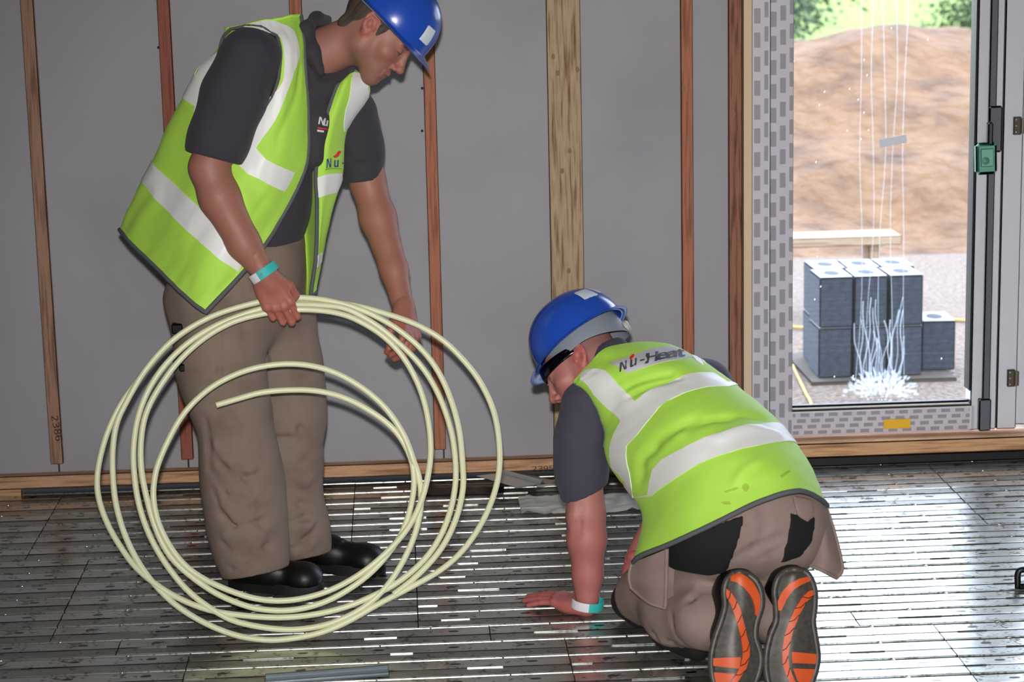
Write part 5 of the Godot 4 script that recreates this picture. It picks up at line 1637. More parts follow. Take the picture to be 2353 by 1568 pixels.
	put("reflective_tape", a.patch([Vector2(0.6079, 0.4578), Vector2(0.6909, 0.4442), Vector2(0.7566, 0.4473), Vector2(0.8209, 0.4418), Vector2(0.9289, 0.4282), Vector2(0.9384, 0.4877), Vector2(0.8368, 0.5039), Vector2(0.7396, 0.5133), Vector2(0.6711, 0.5311), Vector2(0.6867, 0.5691), Vector2(0.7237, 0.6191), Vector2(0.7674, 0.6963), Vector2(0.8295, 0.7646), Vector2(0.9018, 0.8165), Vector2(0.8976, 0.8509), Vector2(0.8739, 0.9148), Vector2(0.8098, 0.9511), Vector2(0.6922, 0.9909), Vector2(0.6, 1), Vector2(0.5503, 1), Vector2(0.3448, 1), Vector2(0.3947, 0.9871), Vector2(0.5409, 0.9492), Vector2(0.6685, 0.9225), Vector2(0.7012, 0.8977), Vector2(0.7119, 0.8498), Vector2(0.7246, 0.7863), Vector2(0.7278, 0.7401), Vector2(0.6999, 0.7177), Vector2(0.652, 0.6913), Vector2(0.6165, 0.6588), Vector2(0.5995, 0.6039), Vector2(0.5953, 0.5531), Vector2(0.5906, 0.5125), Vector2(0.5966, 0.4738)]), tape, v)
	put("reflective_tape", a.patch([Vector2(0.04, 0.66)] + [Vector2(0.2, 0.5559), Vector2(0.3229, 0.5475), Vector2(0.3333, 0.5276), Vector2(0.3509, 0.5191), Vector2(0.3438, 0.5569), Vector2(0.3225, 0.6163), Vector2(0.3059, 0.661), Vector2(0.3054, 0.7366), Vector2(0.2899, 0.798), Vector2(0.2652, 0.8044), Vector2(0.2253, 0.7606), Vector2(0.2281, 0.7103), Vector2(0.2471, 0.6481)] + [Vector2(0.04, 0.78)]), tape, v)
	# left front panel
	var b := Sheet.new()
	b.pts = [
		[Vector3(-0.2472, 0.8153, 1.15), Vector3(-0.2432, 0.8164, 1.13), Vector3(-0.2391, 0.8195, 1.08), Vector3(-0.2865, 0.8033, 0.92)],
		[Vector3(-0.2293, 0.9262, 1.17), Vector3(-0.2216, 0.9244, 1.16), Vector3(-0.2156, 0.9288, 1.09), Vector3(-0.2829, 0.9104, 0.9)],
		[Vector3(-0.22, 1.0566, 1.19), Vector3(-0.2009, 1.0548, 1.18), Vector3(-0.1805, 1.0517, 1.09), Vector3(-0.2663, 1.0414, 0.88)],
		[Vector3(-0.2185, 1.1625, 1.21), Vector3(-0.1847, 1.1627, 1.2), Vector3(-0.1514, 1.1446, 1.09), Vector3(-0.2383, 1.1377, 0.88)],
		[Vector3(-0.1931, 1.2769, 1.225), Vector3(-0.1619, 1.2747, 1.21), Vector3(-0.1366, 1.258, 1.1), Vector3(-0.2095, 1.2574, 0.88)],
		[Vector3(-0.1597, 1.37, 1.2), Vector3(-0.1267, 1.377, 1.2), Vector3(-0.0747, 1.3407, 1.1), Vector3(-0.1461, 1.3515, 0.88)],
		[Vector3(-0.1493, 1.3836, 1.19), Vector3(-0.1124, 1.4107, 1.17), Vector3(-0.0754, 1.3906, 1.09), Vector3(-0.1315, 1.412, 0.9)]]
	b.noise = a.noise
	b.stretch = Vector2(120, 260)
	b.ripple = 0.004
	put("cloth", b.cloth(30, 60), lime, v)
	put("binding", b.piping([Vector2(0, 1), Vector2(0, 0.8), Vector2(0, 0.6), Vector2(0, 0.4), Vector2(0, 0.2), Vector2(0, 0), Vector2(0.33, 0), Vector2(0.66, 0), Vector2(1, 0)], 0.0055, 8), bind, v)
	put("reflective_tape", b.patch([Vector2(0.3222, 1), Vector2(0.5686, 0.9932), Vector2(0.571, 0.8744), Vector2(0.68, 0.8112), Vector2(0.646, 0.7311), Vector2(0.6347, 0.678), Vector2(0.5197, 0.652), Vector2(0.482, 0.6723), Vector2(0.4192, 0.7298), Vector2(0.4078, 0.7828), Vector2(0.3568, 0.861)], 40, 60), tape, v)
	put("reflective_tape", b.patch([Vector2(0.0312, 0.4669), Vector2(0.5466, 0.4879), Vector2(0.6285, 0.4605), Vector2(0.5463, 0.3957), Vector2(0.0479, 0.3792)], 40, 60), tape, v)
	put("reflective_tape", b.patch([Vector2(0.0785, 0.1737), Vector2(0.4526, 0.1767), Vector2(0.4942, 0.1391), Vector2(0, 0.1148)], 40, 60), tape, v)
	# its turned-back inner flap
	var c := Sheet.new()
	c.pts = [
		[Vector3(-0.2622, 0.8094, 1.1), Vector3(-0.2532, 0.8102, 1.12), Vector3(-0.2451, 0.8143, 1.145)],
		[Vector3(-0.2704, 0.9032, 1.09), Vector3(-0.2513, 0.9042, 1.1), Vector3(-0.2306, 0.9255, 1.165)],
		[Vector3(-0.2878, 1.035, 1.1), Vector3(-0.2558, 1.0327, 1.09), Vector3(-0.2213, 1.056, 1.185)],
		[Vector3(-0.2645, 1.1095, 1.14), Vector3(-0.2447, 1.1065, 1.12), Vector3(-0.2195, 1.1155, 1.2)],
		[Vector3(-0.2281, 1.1662, 1.19), Vector3(-0.2236, 1.1661, 1.19), Vector3(-0.2185, 1.1665, 1.205)]]
	put("lining", c.cloth(14, 24), lime, v)
	# printing
	var blue := mat("blue_print", rgb(40, 64, 104, 1.5), 0.7)
	var red: Material = mat("red_print", rgb(190, 40, 40, 1.5), 0.7)
	for g in b.letters("Nu-", [Vector2(0.2933, 0.5224), Vector2(0.4414, 0.5271), Vector2(0.5451, 0.5328)], [Vector2(0.2667, 0.5731), Vector2(0.5499, 0.5831)]): put("letter", g, blue, v)
	put("logo_flame", b.patch([Vector2(0.3875, 0.5491), Vector2(0.428, 0.5572), Vector2(0.4524, 0.5681), Vector2(0.4727, 0.5739), Vector2(0.5134, 0.5737), Vector2(0.4839, 0.5643), Vector2(0.4591, 0.5516), Vector2(0.4193, 0.545)], 60, 90, 0.003), red, v)
	put("rule_line", b.patch([Vector2(0.2367, 0.4985), Vector2(0.5311, 0.5078), Vector2(0.5328, 0.5051), Vector2(0.2387, 0.4958)], 40, 120, 0.0028), mat("green_print", rgb(110, 150, 60, 1.5), 0.7), v)

# ---------- the hoop of heating pipe: one length wound five times, its free end lying inside ----------
func build_coil() -> void:
	# (x, y) along the pipe as it hangs, measured on the plane of the hoop, then leaned back from hand to floor
	var path := []
	var turns := [
		[Vector3(-0.4869, 0.5899, 1.4290), Vector3(-0.4178, 0.6067, 1.4229), Vector3(-0.3753, 0.6170, 1.4191), Vector3(-0.3186, 0.6201, 1.4161), Vector3(-0.2589, 0.6174, 1.4078), Vector3(-0.2058, 0.6076, 1.4030), Vector3(-0.1495, 0.5869, 1.4016), Vector3(-0.0934, 0.5536, 1.4055), Vector3(-0.0507, 0.5212, 1.4116), Vector3(-0.0236, 0.4909, 1.4195), Vector3(-0.0055, 0.4591, 1.4295), Vector3(0.0079, 0.4246, 1.4415), Vector3(0.0121, 0.3844, 1.4569), Vector3(0.0073, 0.3418, 1.4744), Vector3(-0.0055, 0.2977, 1.4932), Vector3(-0.0249, 0.2530, 1.5125), Vector3(-0.0597, 0.2092, 1.5322), Vector3(-0.1033, 0.1660, 1.5515), Vector3(-0.1608, 0.1295, 1.5681), Vector3(-0.2178, 0.1033, 1.5799), Vector3(-0.2744, 0.0893, 1.5868), Vector3(-0.3305, 0.0846, 1.5901), Vector3(-0.3864, 0.0911, 1.5889), Vector3(-0.4256, 0.1010, 1.5862), Vector3(-0.4875, 0.1264, 1.5787), Vector3(-0.5372, 0.1586, 1.5688), Vector3(-0.5943, 0.2047, 1.5546), Vector3(-0.6284, 0.2499, 1.5403), Vector3(-0.6557, 0.3169, 1.5188), Vector3(-0.6740, 0.3912, 1.4950), Vector3(-0.6838, 0.4558, 1.4743), Vector3(-0.6791, 0.5318, 1.4498), Vector3(-0.6638, 0.5865, 1.4321), Vector3(-0.6319, 0.6386, 1.4151), Vector3(-0.5887, 0.6948, 1.3967), Vector3(-0.5311, 0.7453, 1.3800), Vector3(-0.4691, 0.7820, 1.3678), Vector3(-0.4073, 0.8037, 1.3603), Vector3(-0.3233, 0.8160, 1.3555)],
		[Vector3(-0.2672, 0.8193, 1.3581), Vector3(-0.2062, 0.8121, 1.3485), Vector3(-0.1452, 0.7964, 1.3418), Vector3(-0.0890, 0.7636, 1.3424), Vector3(-0.0526, 0.7365, 1.3452), Vector3(-0.0221, 0.7045, 1.3513), Vector3(0.0028, 0.6707, 1.3594), Vector3(0.0250, 0.6275, 1.3719), Vector3(0.0405, 0.5859, 1.3852), Vector3(0.0513, 0.5395, 1.4014), Vector3(0.0572, 0.4850, 1.4216), Vector3(0.0566, 0.4365, 1.4406), Vector3(0.0469, 0.3866, 1.4612), Vector3(0.0330, 0.3424, 1.4800), Vector3(0.0100, 0.2935, 1.5011), Vector3(-0.0239, 0.2496, 1.5207), Vector3(-0.0651, 0.2133, 1.5373), Vector3(-0.1083, 0.1802, 1.5522), Vector3(-0.1601, 0.1507, 1.5655), Vector3(-0.2170, 0.1274, 1.5762), Vector3(-0.2735, 0.1145, 1.5827), Vector3(-0.3297, 0.1099, 1.5863), Vector3(-0.3877, 0.1154, 1.5855), Vector3(-0.4378, 0.1300, 1.5816), Vector3(-0.4996, 0.1555, 1.5745), Vector3(-0.5493, 0.1836, 1.5663), Vector3(-0.5912, 0.2209, 1.5552), Vector3(-0.6251, 0.2746, 1.5389), Vector3(-0.6449, 0.3237, 1.5239), Vector3(-0.6525, 0.3767, 1.5077), Vector3(-0.6473, 0.4187, 1.4946), Vector3(-0.6377, 0.4564, 1.4829), Vector3(-0.6090, 0.5147, 1.4646), Vector3(-0.5839, 0.5563, 1.4516), Vector3(-0.5533, 0.5936, 1.4399), Vector3(-0.5048, 0.6335, 1.4272), Vector3(-0.4600, 0.6565, 1.4197), Vector3(-0.4153, 0.6732, 1.4141), Vector3(-0.3584, 0.6852, 1.4099), Vector3(-0.2875, 0.6870, 1.4026), Vector3(-0.2169, 0.6718, 1.3956), Vector3(-0.1609, 0.6468, 1.3948), Vector3(-0.1050, 0.6090, 1.3989), Vector3(-0.0636, 0.5712, 1.4061), Vector3(-0.0367, 0.5365, 1.4149), Vector3(-0.0154, 0.5022, 1.4246), Vector3(0.0003, 0.4663, 1.4361), Vector3(0.0113, 0.4287, 1.4490)],
		[Vector3(0.0196, 0.4037, 1.4431), Vector3(0.0274, 0.3697, 1.4561), Vector3(0.0280, 0.3238, 1.4750), Vector3(0.0198, 0.2837, 1.4923), Vector3(0.0072, 0.2440, 1.5097), Vector3(-0.0191, 0.1937, 1.5322), Vector3(-0.0552, 0.1431, 1.5548), Vector3(-0.0907, 0.1078, 1.5705), Vector3(-0.1336, 0.0790, 1.5834), Vector3(-0.1772, 0.0605, 1.5918), Vector3(-0.2195, 0.0469, 1.5980), Vector3(-0.2758, 0.0391, 1.6021), Vector3(-0.3318, 0.0394, 1.6031), Vector3(-0.3876, 0.0479, 1.6010), Vector3(-0.4519, 0.0630, 1.5969), Vector3(-0.4887, 0.0821, 1.5909), Vector3(-0.5233, 0.1042, 1.5840), Vector3(-0.5588, 0.1316, 1.5753), Vector3(-0.5910, 0.1641, 1.5648), Vector3(-0.6273, 0.2124, 1.5491), Vector3(-0.6592, 0.2668, 1.5314), Vector3(-0.6834, 0.3284, 1.5111), Vector3(-0.6966, 0.3887, 1.4913), Vector3(-0.7021, 0.4552, 1.4693), Vector3(-0.7001, 0.5048, 1.4529), Vector3(-0.6879, 0.5722, 1.4306), Vector3(-0.6580, 0.6381, 1.4087), Vector3(-0.6172, 0.6922, 1.3906), Vector3(-0.5596, 0.7438, 1.3731), Vector3(-0.4807, 0.7885, 1.3578), Vector3(-0.3762, 0.8206, 1.3463), Vector3(-0.3234, 0.8287, 1.3432)],
		[Vector3(-0.2683, 0.8259, 1.3247), Vector3(-0.1902, 0.8177, 1.3120), Vector3(-0.1455, 0.8073, 1.3070), Vector3(-0.0890, 0.7734, 1.3085), Vector3(-0.0524, 0.7463, 1.3120), Vector3(-0.0183, 0.7150, 1.3179), Vector3(0.0181, 0.6805, 1.3252), Vector3(0.0486, 0.6432, 1.3351), Vector3(0.0701, 0.6066, 1.3467), Vector3(0.0891, 0.5670, 1.3603), Vector3(0.1054, 0.5172, 1.3790), Vector3(0.1152, 0.4765, 1.3952), Vector3(0.1200, 0.4279, 1.4157), Vector3(0.1204, 0.3808, 1.4362), Vector3(0.1129, 0.3333, 1.4579), Vector3(0.0949, 0.2784, 1.4837), Vector3(0.0683, 0.2303, 1.5069), Vector3(0.0320, 0.1870, 1.5282), Vector3(-0.0206, 0.1477, 1.5480), Vector3(-0.0625, 0.1251, 1.5595), Vector3(-0.1107, 0.1059, 1.5694), Vector3(-0.1621, 0.0878, 1.5785), Vector3(-0.2188, 0.0760, 1.5849), Vector3(-0.2751, 0.0693, 1.5891), Vector3(-0.3312, 0.0677, 1.5912), Vector3(-0.3871, 0.0711, 1.5910), Vector3(-0.4637, 0.0814, 1.5885), Vector3(-0.5139, 0.0917, 1.5857), Vector3(-0.5639, 0.1103, 1.5800), Vector3(-0.6137, 0.1351, 1.5721), Vector3(-0.6591, 0.1659, 1.5621)],
		[Vector3(-0.7031, 0.2011, 1.5441), Vector3(-0.7332, 0.2427, 1.5295), Vector3(-0.7611, 0.2863, 1.5142), Vector3(-0.7804, 0.3287, 1.4993), Vector3(-0.7931, 0.3699, 1.4848), Vector3(-0.7970, 0.4119, 1.4698), Vector3(-0.7899, 0.4609, 1.4523), Vector3(-0.7692, 0.5297, 1.4277), Vector3(-0.7341, 0.5962, 1.4038), Vector3(-0.6912, 0.6489, 1.3848), Vector3(-0.6369, 0.7121, 1.3620), Vector3(-0.5951, 0.7493, 1.3486), Vector3(-0.5330, 0.7870, 1.3348), Vector3(-0.4687, 0.8129, 1.3251), Vector3(-0.3865, 0.8318, 1.3176), Vector3(-0.3245, 0.8385, 1.3146), Vector3(-0.2576, 0.8353, 1.3022), Vector3(-0.1714, 0.8212, 1.2900), Vector3(-0.1119, 0.8077, 1.2833), Vector3(-0.0557, 0.7890, 1.2796), Vector3(0.0007, 0.7681, 1.2771), Vector3(0.0514, 0.7444, 1.2774), Vector3(0.0962, 0.7135, 1.2822), Vector3(0.1240, 0.6892, 1.2878), Vector3(0.1736, 0.6336, 1.3039), Vector3(0.2026, 0.5859, 1.3209), Vector3(0.2256, 0.5325, 1.3421), Vector3(0.2356, 0.4759, 1.3673), Vector3(0.2375, 0.4182, 1.3945), Vector3(0.2321, 0.3769, 1.4149), Vector3(0.2198, 0.3341, 1.4368), Vector3(0.1947, 0.2819, 1.4643), Vector3(0.1597, 0.2325, 1.4908), Vector3(0.1209, 0.1917, 1.5130), Vector3(0.0713, 0.1576, 1.5320), Vector3(0.0213, 0.1347, 1.5452), Vector3(-0.0330, 0.1108, 1.5584)],
		[Vector3(-0.0914, 0.0881, 1.5739), Vector3(-0.1487, 0.0590, 1.5876), Vector3(-0.2056, 0.0360, 1.5981), Vector3(-0.2621, 0.0220, 1.6046), Vector3(-0.3326, 0.0147, 1.6084), Vector3(-0.3798, 0.0156, 1.6087), Vector3(-0.4409, 0.0263, 1.6058), Vector3(-0.4898, 0.0438, 1.6004), Vector3(-0.5397, 0.0675, 1.5928), Vector3(-0.5894, 0.0984, 1.5826), Vector3(-0.6293, 0.1320, 1.5714), Vector3(-0.6723, 0.1803, 1.5550), Vector3(-0.7054, 0.2325, 1.5373), Vector3(-0.7298, 0.2865, 1.5187), Vector3(-0.7455, 0.3403, 1.5002), Vector3(-0.7536, 0.3887, 1.4836), Vector3(-0.7561, 0.4529, 1.4614), Vector3(-0.7531, 0.5044, 1.4436), Vector3(-0.7425, 0.5579, 1.4251), Vector3(-0.7198, 0.5974, 1.4114), Vector3(-0.6823, 0.6620, 1.3889), Vector3(-0.6359, 0.7149, 1.3704), Vector3(-0.5941, 0.7532, 1.3569), Vector3(-0.5321, 0.7898, 1.3439), Vector3(-0.4701, 0.8147, 1.3348), Vector3(-0.3857, 0.8346, 1.3272), Vector3(-0.3238, 0.8446, 1.3232), Vector3(-0.2570, 0.8414, 1.3107), Vector3(-0.1901, 0.8296, 1.3014), Vector3(-0.1175, 0.8044, 1.2962), Vector3(-0.0885, 0.7907, 1.2957), Vector3(-0.0517, 0.7700, 1.2966), Vector3(-0.0227, 0.7509, 1.2987), Vector3(0.0083, 0.7263, 1.3027), Vector3(0.0360, 0.7008, 1.3081), Vector3(0.0645, 0.6679, 1.3167), Vector3(0.0892, 0.6267, 1.3299), Vector3(0.1082, 0.5839, 1.3451), Vector3(0.1254, 0.5287, 1.3665), Vector3(0.1357, 0.4743, 1.3890), Vector3(0.1380, 0.4195, 1.4130), Vector3(0.1395, 0.3735, 1.4334), Vector3(0.1360, 0.3425, 1.4478), Vector3(0.1252, 0.3017, 1.4672), Vector3(0.1102, 0.2653, 1.4849), Vector3(0.0849, 0.2215, 1.5066), Vector3(0.0498, 0.1823, 1.5264), Vector3(0.0015, 0.1418, 1.5470), Vector3(-0.0497, 0.1096, 1.5632)]
	]
	for t in turns: path.append_array(t)
	var p := curve(path, 4)
	for pass_no in 6:
		var q := p.duplicate()
		for i in range(1, p.size() - 1): q[i] = p[i] * 0.5 + (p[i - 1] + p[i + 1]) * 0.25
		p = q
	for i in p.size(): p[i].y = maxf(p[i].y, 0.0082)
	var o := hold("pipe_coil", self, Vector3(-0.3242, 0, 1.5907))
	var m := MB.new()
	var local := []
	for k in p: local.append(k - o.position)
	m.tube(local, 0.0078, 12, false, false)
	var cream := mat("cream_pipe", rgb(188, 188, 156, 1.5), 0.38)
	put("pipe", m.done(), cream, o)
	for e in 2:
		var tip: Vector3 = local[0] if e == 0 else local[-1]
		var dir: Vector3 = (local[0] - local[1] if e == 0 else local[-1] - local[-2]).normalized()
		var c := MB.new()
		var bs := Basis(dir.cross(Vector3.UP).normalized(), dir, dir.cross(Vector3.UP).normalized().cross(dir).normalized())
		c.lathe([Vector2(0.0050, -0.006), Vector2(0.0052, 0.0012), Vector2(0.0076, 0.0012), Vector2(0.0079, -0.001)], 14, Transform3D(bs, tip))
		put("cut_end", c.done(), cream, o)
	tag(o, "hoop of cream plastic heating pipe wound in loose turns, held up from the floor", "pipe")

# ---------- the kneeling worker seen from behind ----------
func build_kneeling() -> Node3D:
	var man := hold("person", self, Vector3(0.70, 0, 1.80))
	var org := man.position
	var skin_lin := rgb(150, 98, 92, 1.4).srgb_to_linear()
	var hair_lin := Color(0.11, 0.085, 0.075)
	var skin: Material = mats["skin"]
	var in_man := Transform3D(Basis.IDENTITY, -org)
	# --- body ---
	var b := Field.new()
	b.chain([Vector3(0.78, 0.36, 1.83), Vector3(0.72, 0.46, 1.66), Vector3(0.65, 0.54, 1.48), Vector3(0.62, 0.57, 1.40)], [0.10, 0.095, 0.10, 0.085], 0.06)
	b.chain([Vector3(0.74, 0.32, 1.82), Vector3(0.61, 0.09, 1.60), Vector3(0.69, 0.12, 1.86)], [0.07, 0.035, 0.035])
	b.chain([Vector3(0.87, 0.32, 1.82), Vector3(0.83, 0.095, 1.56), Vector3(0.88, 0.12, 1.88)], [0.08, 0.05, 0.04])
	b.chain([Vector3(0.5185, 0.575, 1.41), Vector3(0.4653, 0.5467, 1.43), Vector3(0.4537, 0.4091, 1.435), Vector3(0.4552, 0.2712, 1.445)], [0.05, 0.044, 0.047, 0.0485])
	b.chain([Vector3(0.4552, 0.2712, 1.445), Vector3(0.456, 0.202, 1.45), Vector3(0.4565, 0.1088, 1.455), Vector3(0.4539, 0.0416, 1.46)], [0.0495, 0.050, 0.0385, 0.032])
	b.ball(Vector3(0.4286, 0.2632, 1.475), Vector3(0.022, 0.035, 0.02), Basis.IDENTITY, 0.02)
	b.crease([Vector3(0.4365, 0.2978, 1.495), Vector3(0.4336, 0.2571, 1.495), Vector3(0.4229, 0.2225, 1.495)], 0.010, 0.006)
	b.chain([Vector3(0.78, 0.57, 1.33), Vector3(0.74, 0.32, 1.26), Vector3(0.5888, 0.1284, 1.42)], [0.055, 0.047, 0.034])
	var m := MB.new()
	b.mesh(m, 0.011, in_man, func(p, n):
		var low := clampf((0.30 - p.y) / 0.12, 0.0, 1.0)
		return skin_lin.lerp(Color(skin_lin.r * 1.0, skin_lin.g * 0.80, skin_lin.b * 0.84), low * 0.8))
	var hb := frame(Vector3(-0.84, -0.54, 0.0), Vector3(-0.46, 0.72, -0.50))
	var ear := Vector3(0.4464, 0.6866, 1.425)
	var head := Transform3D(hb, ear - hb * Vector3(0.080, 0.0, -0.018))
	var neck := head.affine_inverse() * Vector3(0.5585, 0.6231, 1.36)
	face_field(neck, 0.066).mesh(m, 0.0036, in_man * head, face_paint(skin_lin, hair_lin, 0.35, 0.55))
	# left hand pressed flat, fingers spread towards the wall
	var fy := Vector3(-0.78, 0, -0.62).normalized()
	var fx := Vector3(0.62, 0, -0.78).normalized()
	hand_field(Vector3(0.450, 0.024, 1.452), fx, fy, Vector3.UP, [[6, 8, 2], [5, 8, 2], [5, 8, 2], [6, 10, 2]], [9, 2, -6, -15], [Vector3(0.022, 0.022, -0.004), Vector3(0.052, 0.046, -0.008), Vector3(0.074, 0.070, -0.010), Vector3(0.088, 0.092, -0.012)], 1.0, 0.004).mesh(m, 0.0034, in_man, hand_paint(Color(skin_lin.r, skin_lin.g * 0.84, skin_lin.b * 0.87), Color(skin_lin.r * 0.98, skin_lin.g * 0.68, skin_lin.b * 0.72), Vector3(0.450, 0.024, 1.452), fy))
	# right hand on the floor beyond the left knee
	var w2 := Vector3(0.577, 0.1026, 1.42)
	var gy := (Vector3(0.5669, 0.0366, 1.4) - w2).normalized()
	hand_field(w2, Vector3(-0.6, 0, 0.8), gy, Vector3(-0.8, 0, -0.6), [[20, 30, 20], [22, 30, 20], [24, 30, 20], [26, 30, 20]], [3, 0, -2, -5], [Vector3(0.022, 0.022, -0.006), Vector3(0.046, 0.05, -0.01), Vector3(0.052, 0.078, -0.014), Vector3(0.05, 0.10, -0.02)], 0.8).mesh(m, 0.0040, in_man, func(p, n): return Color(skin_lin.r, skin_lin.g * 0.7, skin_lin.b * 0.7))
	put("body", m.done(), skin, man)
	# --- polo shirt ---
	var navy := mat("navy_polo", rgb(56, 54, 68, 1.3), 0.85, 0.0, null, Vector3(30, 30, 30), noise_tex(0.08, 72, [], 256, 2), 0.05)
	navy.rim_enabled = true
	navy.rim = 0.4
	var s := Field.new()
	s.chain([Vector3(0.76, 0.41, 1.79), Vector3(0.70, 0.47, 1.64), Vector3(0.645, 0.545, 1.47), Vector3(0.615, 0.58, 1.39)], [0.125, 0.115, 0.12, 0.105], 0.06)
	s.chain([Vector3(0.72, 0.58, 1.36), Vector3(0.785, 0.57, 1.33), Vector3(0.75, 0.42, 1.28)], [0.08, 0.065, 0.062], 0.05)
	s.chain([Vector3(0.5494, 0.6988, 1.4), Vector3(0.5256, 0.6843, 1.41), Vector3(0.4706, 0.6321, 1.41)], [0.028, 0.030, 0.028], 0.02)
	var sm := MB.new()
	s.mesh(sm, 0.0085, in_man)
	var polo := put("polo_shirt", sm.done(), navy, man)
	var ls := Field.new()
	ls.chain([Vector3(0.5243, 0.5806, 1.41), Vector3(0.4654, 0.5583, 1.43), Vector3(0.4466, 0.4675, 1.435), Vector3(0.4465, 0.386, 1.435), Vector3(0.4512, 0.2759, 1.44)], [0.068, 0.056, 0.060, 0.060, 0.056], 0.05)
	ls.crease([Vector3(0.4023, 0.4965, 1.5), Vector3(0.4356, 0.4839, 1.5), Vector3(0.4748, 0.4939, 1.5)], 0.014, 0.004)
	ls.crease([Vector3(0.4145, 0.5646, 1.5), Vector3(0.4365, 0.541, 1.5), Vector3(0.4582, 0.506, 1.5)], 0.016, 0.004)
	ls.plane(Vector3(0.4545, 0.3266, 1.45), Vector3(0.42, -1.0, 0.0))
	var lm := MB.new()
	ls.mesh(lm, 0.0085, in_man)
	put("sleeve", lm.done(), navy, polo)
	# --- work trousers ---
	var t := Field.new()
	t.chain([Vector3(0.775, 0.42, 1.78), Vector3(0.795, 0.375, 1.835)], [0.122, 0.145], 0.06)
	t.chain([Vector3(0.730, 0.325, 1.845), Vector3(0.655, 0.205, 1.70), Vector3(0.592, 0.085, 1.565)], [0.122, 0.090, 0.066], 0.05)
	t.chain([Vector3(0.885, 0.335, 1.835), Vector3(0.865, 0.215, 1.66), Vector3(0.83, 0.10, 1.54)], [0.130, 0.108, 0.086], 0.05)
	t.chain([Vector3(0.592, 0.078, 1.565), Vector3(0.650, 0.098, 1.76), Vector3(0.705, 0.130, 1.90)], [0.066, 0.078, 0.082], 0.04)
	t.chain([Vector3(0.83, 0.092, 1.54), Vector3(0.86, 0.10, 1.75), Vector3(0.885, 0.135, 1.925)], [0.080, 0.082, 0.080], 0.04)
	for f in [[Vector3(0.6253, 0.1426, 1.83), Vector3(0.6683, 0.1852, 1.83), Vector3(0.7538, 0.204, 1.83)], [Vector3(0.6286, 0.0455, 1.84), Vector3(0.6451, 0.1118, 1.84), Vector3(0.6774, 0.1659, 1.84)], [Vector3(0.6753, 0.0359, 1.85), Vector3(0.6864, 0.1023, 1.85), Vector3(0.7186, 0.1675, 1.85)], [Vector3(0.5852, 0.0333, 1.8), Vector3(0.6019, 0.0888, 1.8), Vector3(0.629, 0.1213, 1.8)], [Vector3(0.6789, 0.0424, 1.9), Vector3(0.7109, 0.0742, 1.9), Vector3(0.7322, 0.1174, 1.9)]]: t.crease(f, 0.012, 0.008)
	for f in [[Vector3(0.65, 0.0447, 1.84), Vector3(0.6611, 0.1111, 1.84), Vector3(0.6882, 0.1766, 1.84)], [Vector3(0.6043, 0.0395, 1.82), Vector3(0.6209, 0.0948, 1.82), Vector3(0.6426, 0.133, 1.82)]]: t.crease(f, 0.012, -0.006)
	for f in [[Vector3(0.5549, 0.1069, 1.88), Vector3(0.5758, 0.0728, 1.88), Vector3(0.6181, 0.0489, 1.88)], [Vector3(0.6056, 0.1446, 1.9), Vector3(0.637, 0.1103, 1.9), Vector3(0.6472, 0.0548, 1.9)], [Vector3(0.6766, 0.1593, 1.92), Vector3(0.6922, 0.1039, 1.92), Vector3(0.6888, 0.0491, 1.92)], [Vector3(0.6337, 0.2242, 1.93), Vector3(0.6755, 0.2149, 1.93), Vector3(0.7278, 0.2204, 1.93)], [Vector3(0.6126, 0.1979, 1.93), Vector3(0.6649, 0.1849, 1.93), Vector3(0.7173, 0.1915, 1.93)]]: t.crease(f, 0.011, 0.006)
	for f in [[Vector3(0.8352, 0.4311, 1.985), Vector3(0.8312, 0.3676, 1.985), Vector3(0.8179, 0.2827, 1.985)], [Vector3(0.773, 0.3028, 1.975), Vector3(0.8092, 0.3228, 1.975), Vector3(0.8661, 0.3473, 1.975)], [Vector3(0.8084, 0.2708, 1.98), Vector3(0.8343, 0.2966, 1.98), Vector3(0.8757, 0.3196, 1.98)]]: t.crease(f, 0.012, 0.007)
	var khaki := mat("grey_twill", rgb(126, 109, 103, 1.36), 0.9, 0.0, noise_tex(0.008, 77, [[0.0, Color(0.86, 0.84, 0.83)], [0.5, Color(0.97, 0.96, 0.95)], [1.0, Color(1, 1, 1)]], 512, 4), Vector3(2.2, 2.2, 2.2), noise_tex(0.12, 78, [], 256, 2), 0.06)
	var tm := MB.new()
	t.mesh(tm, 0.0068, in_man)
	var tr := put("trousers", tm.done(), khaki, man)
	var black := mat("black_canvas", Color(0.045, 0.045, 0.052), 0.85)
	for e in [[Vector3(0.597, 0.3274, 1.97), Vector3(0.6705, 0.3629, 1.97), Vector3(0.7862, 0.4096, 1.97), Vector3(0.7676, 0.3336, 1.97), Vector3(0.7447, 0.2616, 1.97), Vector3(0.7062, 0.2535, 1.97), Vector3(0.6348, 0.2649, 1.97), Vector3(0.5976, 0.2781, 1.97)], [Vector3(0.8959, 0.4033, 1.97), Vector3(0.9623, 0.3902, 1.97), Vector3(0.9523, 0.3318, 1.97), Vector3(0.9234, 0.2933, 1.97), Vector3(0.8735, 0.2791, 1.97)]]:
		var pf := t.panel(e, Vector3(0.0, 0.22, 0.97), 0.003)
		pf.lo.z = 1.70
		var pm := MB.new()
		pf.mesh(pm, 0.0075, in_man)
		put("black_panel", pm.done(), black, tr)
	for e in [[Vector3(0.904, 0.4455, 1.97), Vector3(0.9558, 0.433, 1.97), Vector3(0.9602, 0.3924, 1.97), Vector3(0.9375, 0.3773, 1.97), Vector3(0.9125, 0.3963, 1.97)]]:
		var pf := t.panel(e, Vector3(0.0, 0.22, 0.97), 0.007)
		var pm := MB.new()
		pf.mesh(pm, 0.006, in_man)
		put("pocket_flap", pm.done(), khaki, tr)
	# pouches hanging at both hips
	var lp := Sheet.new()
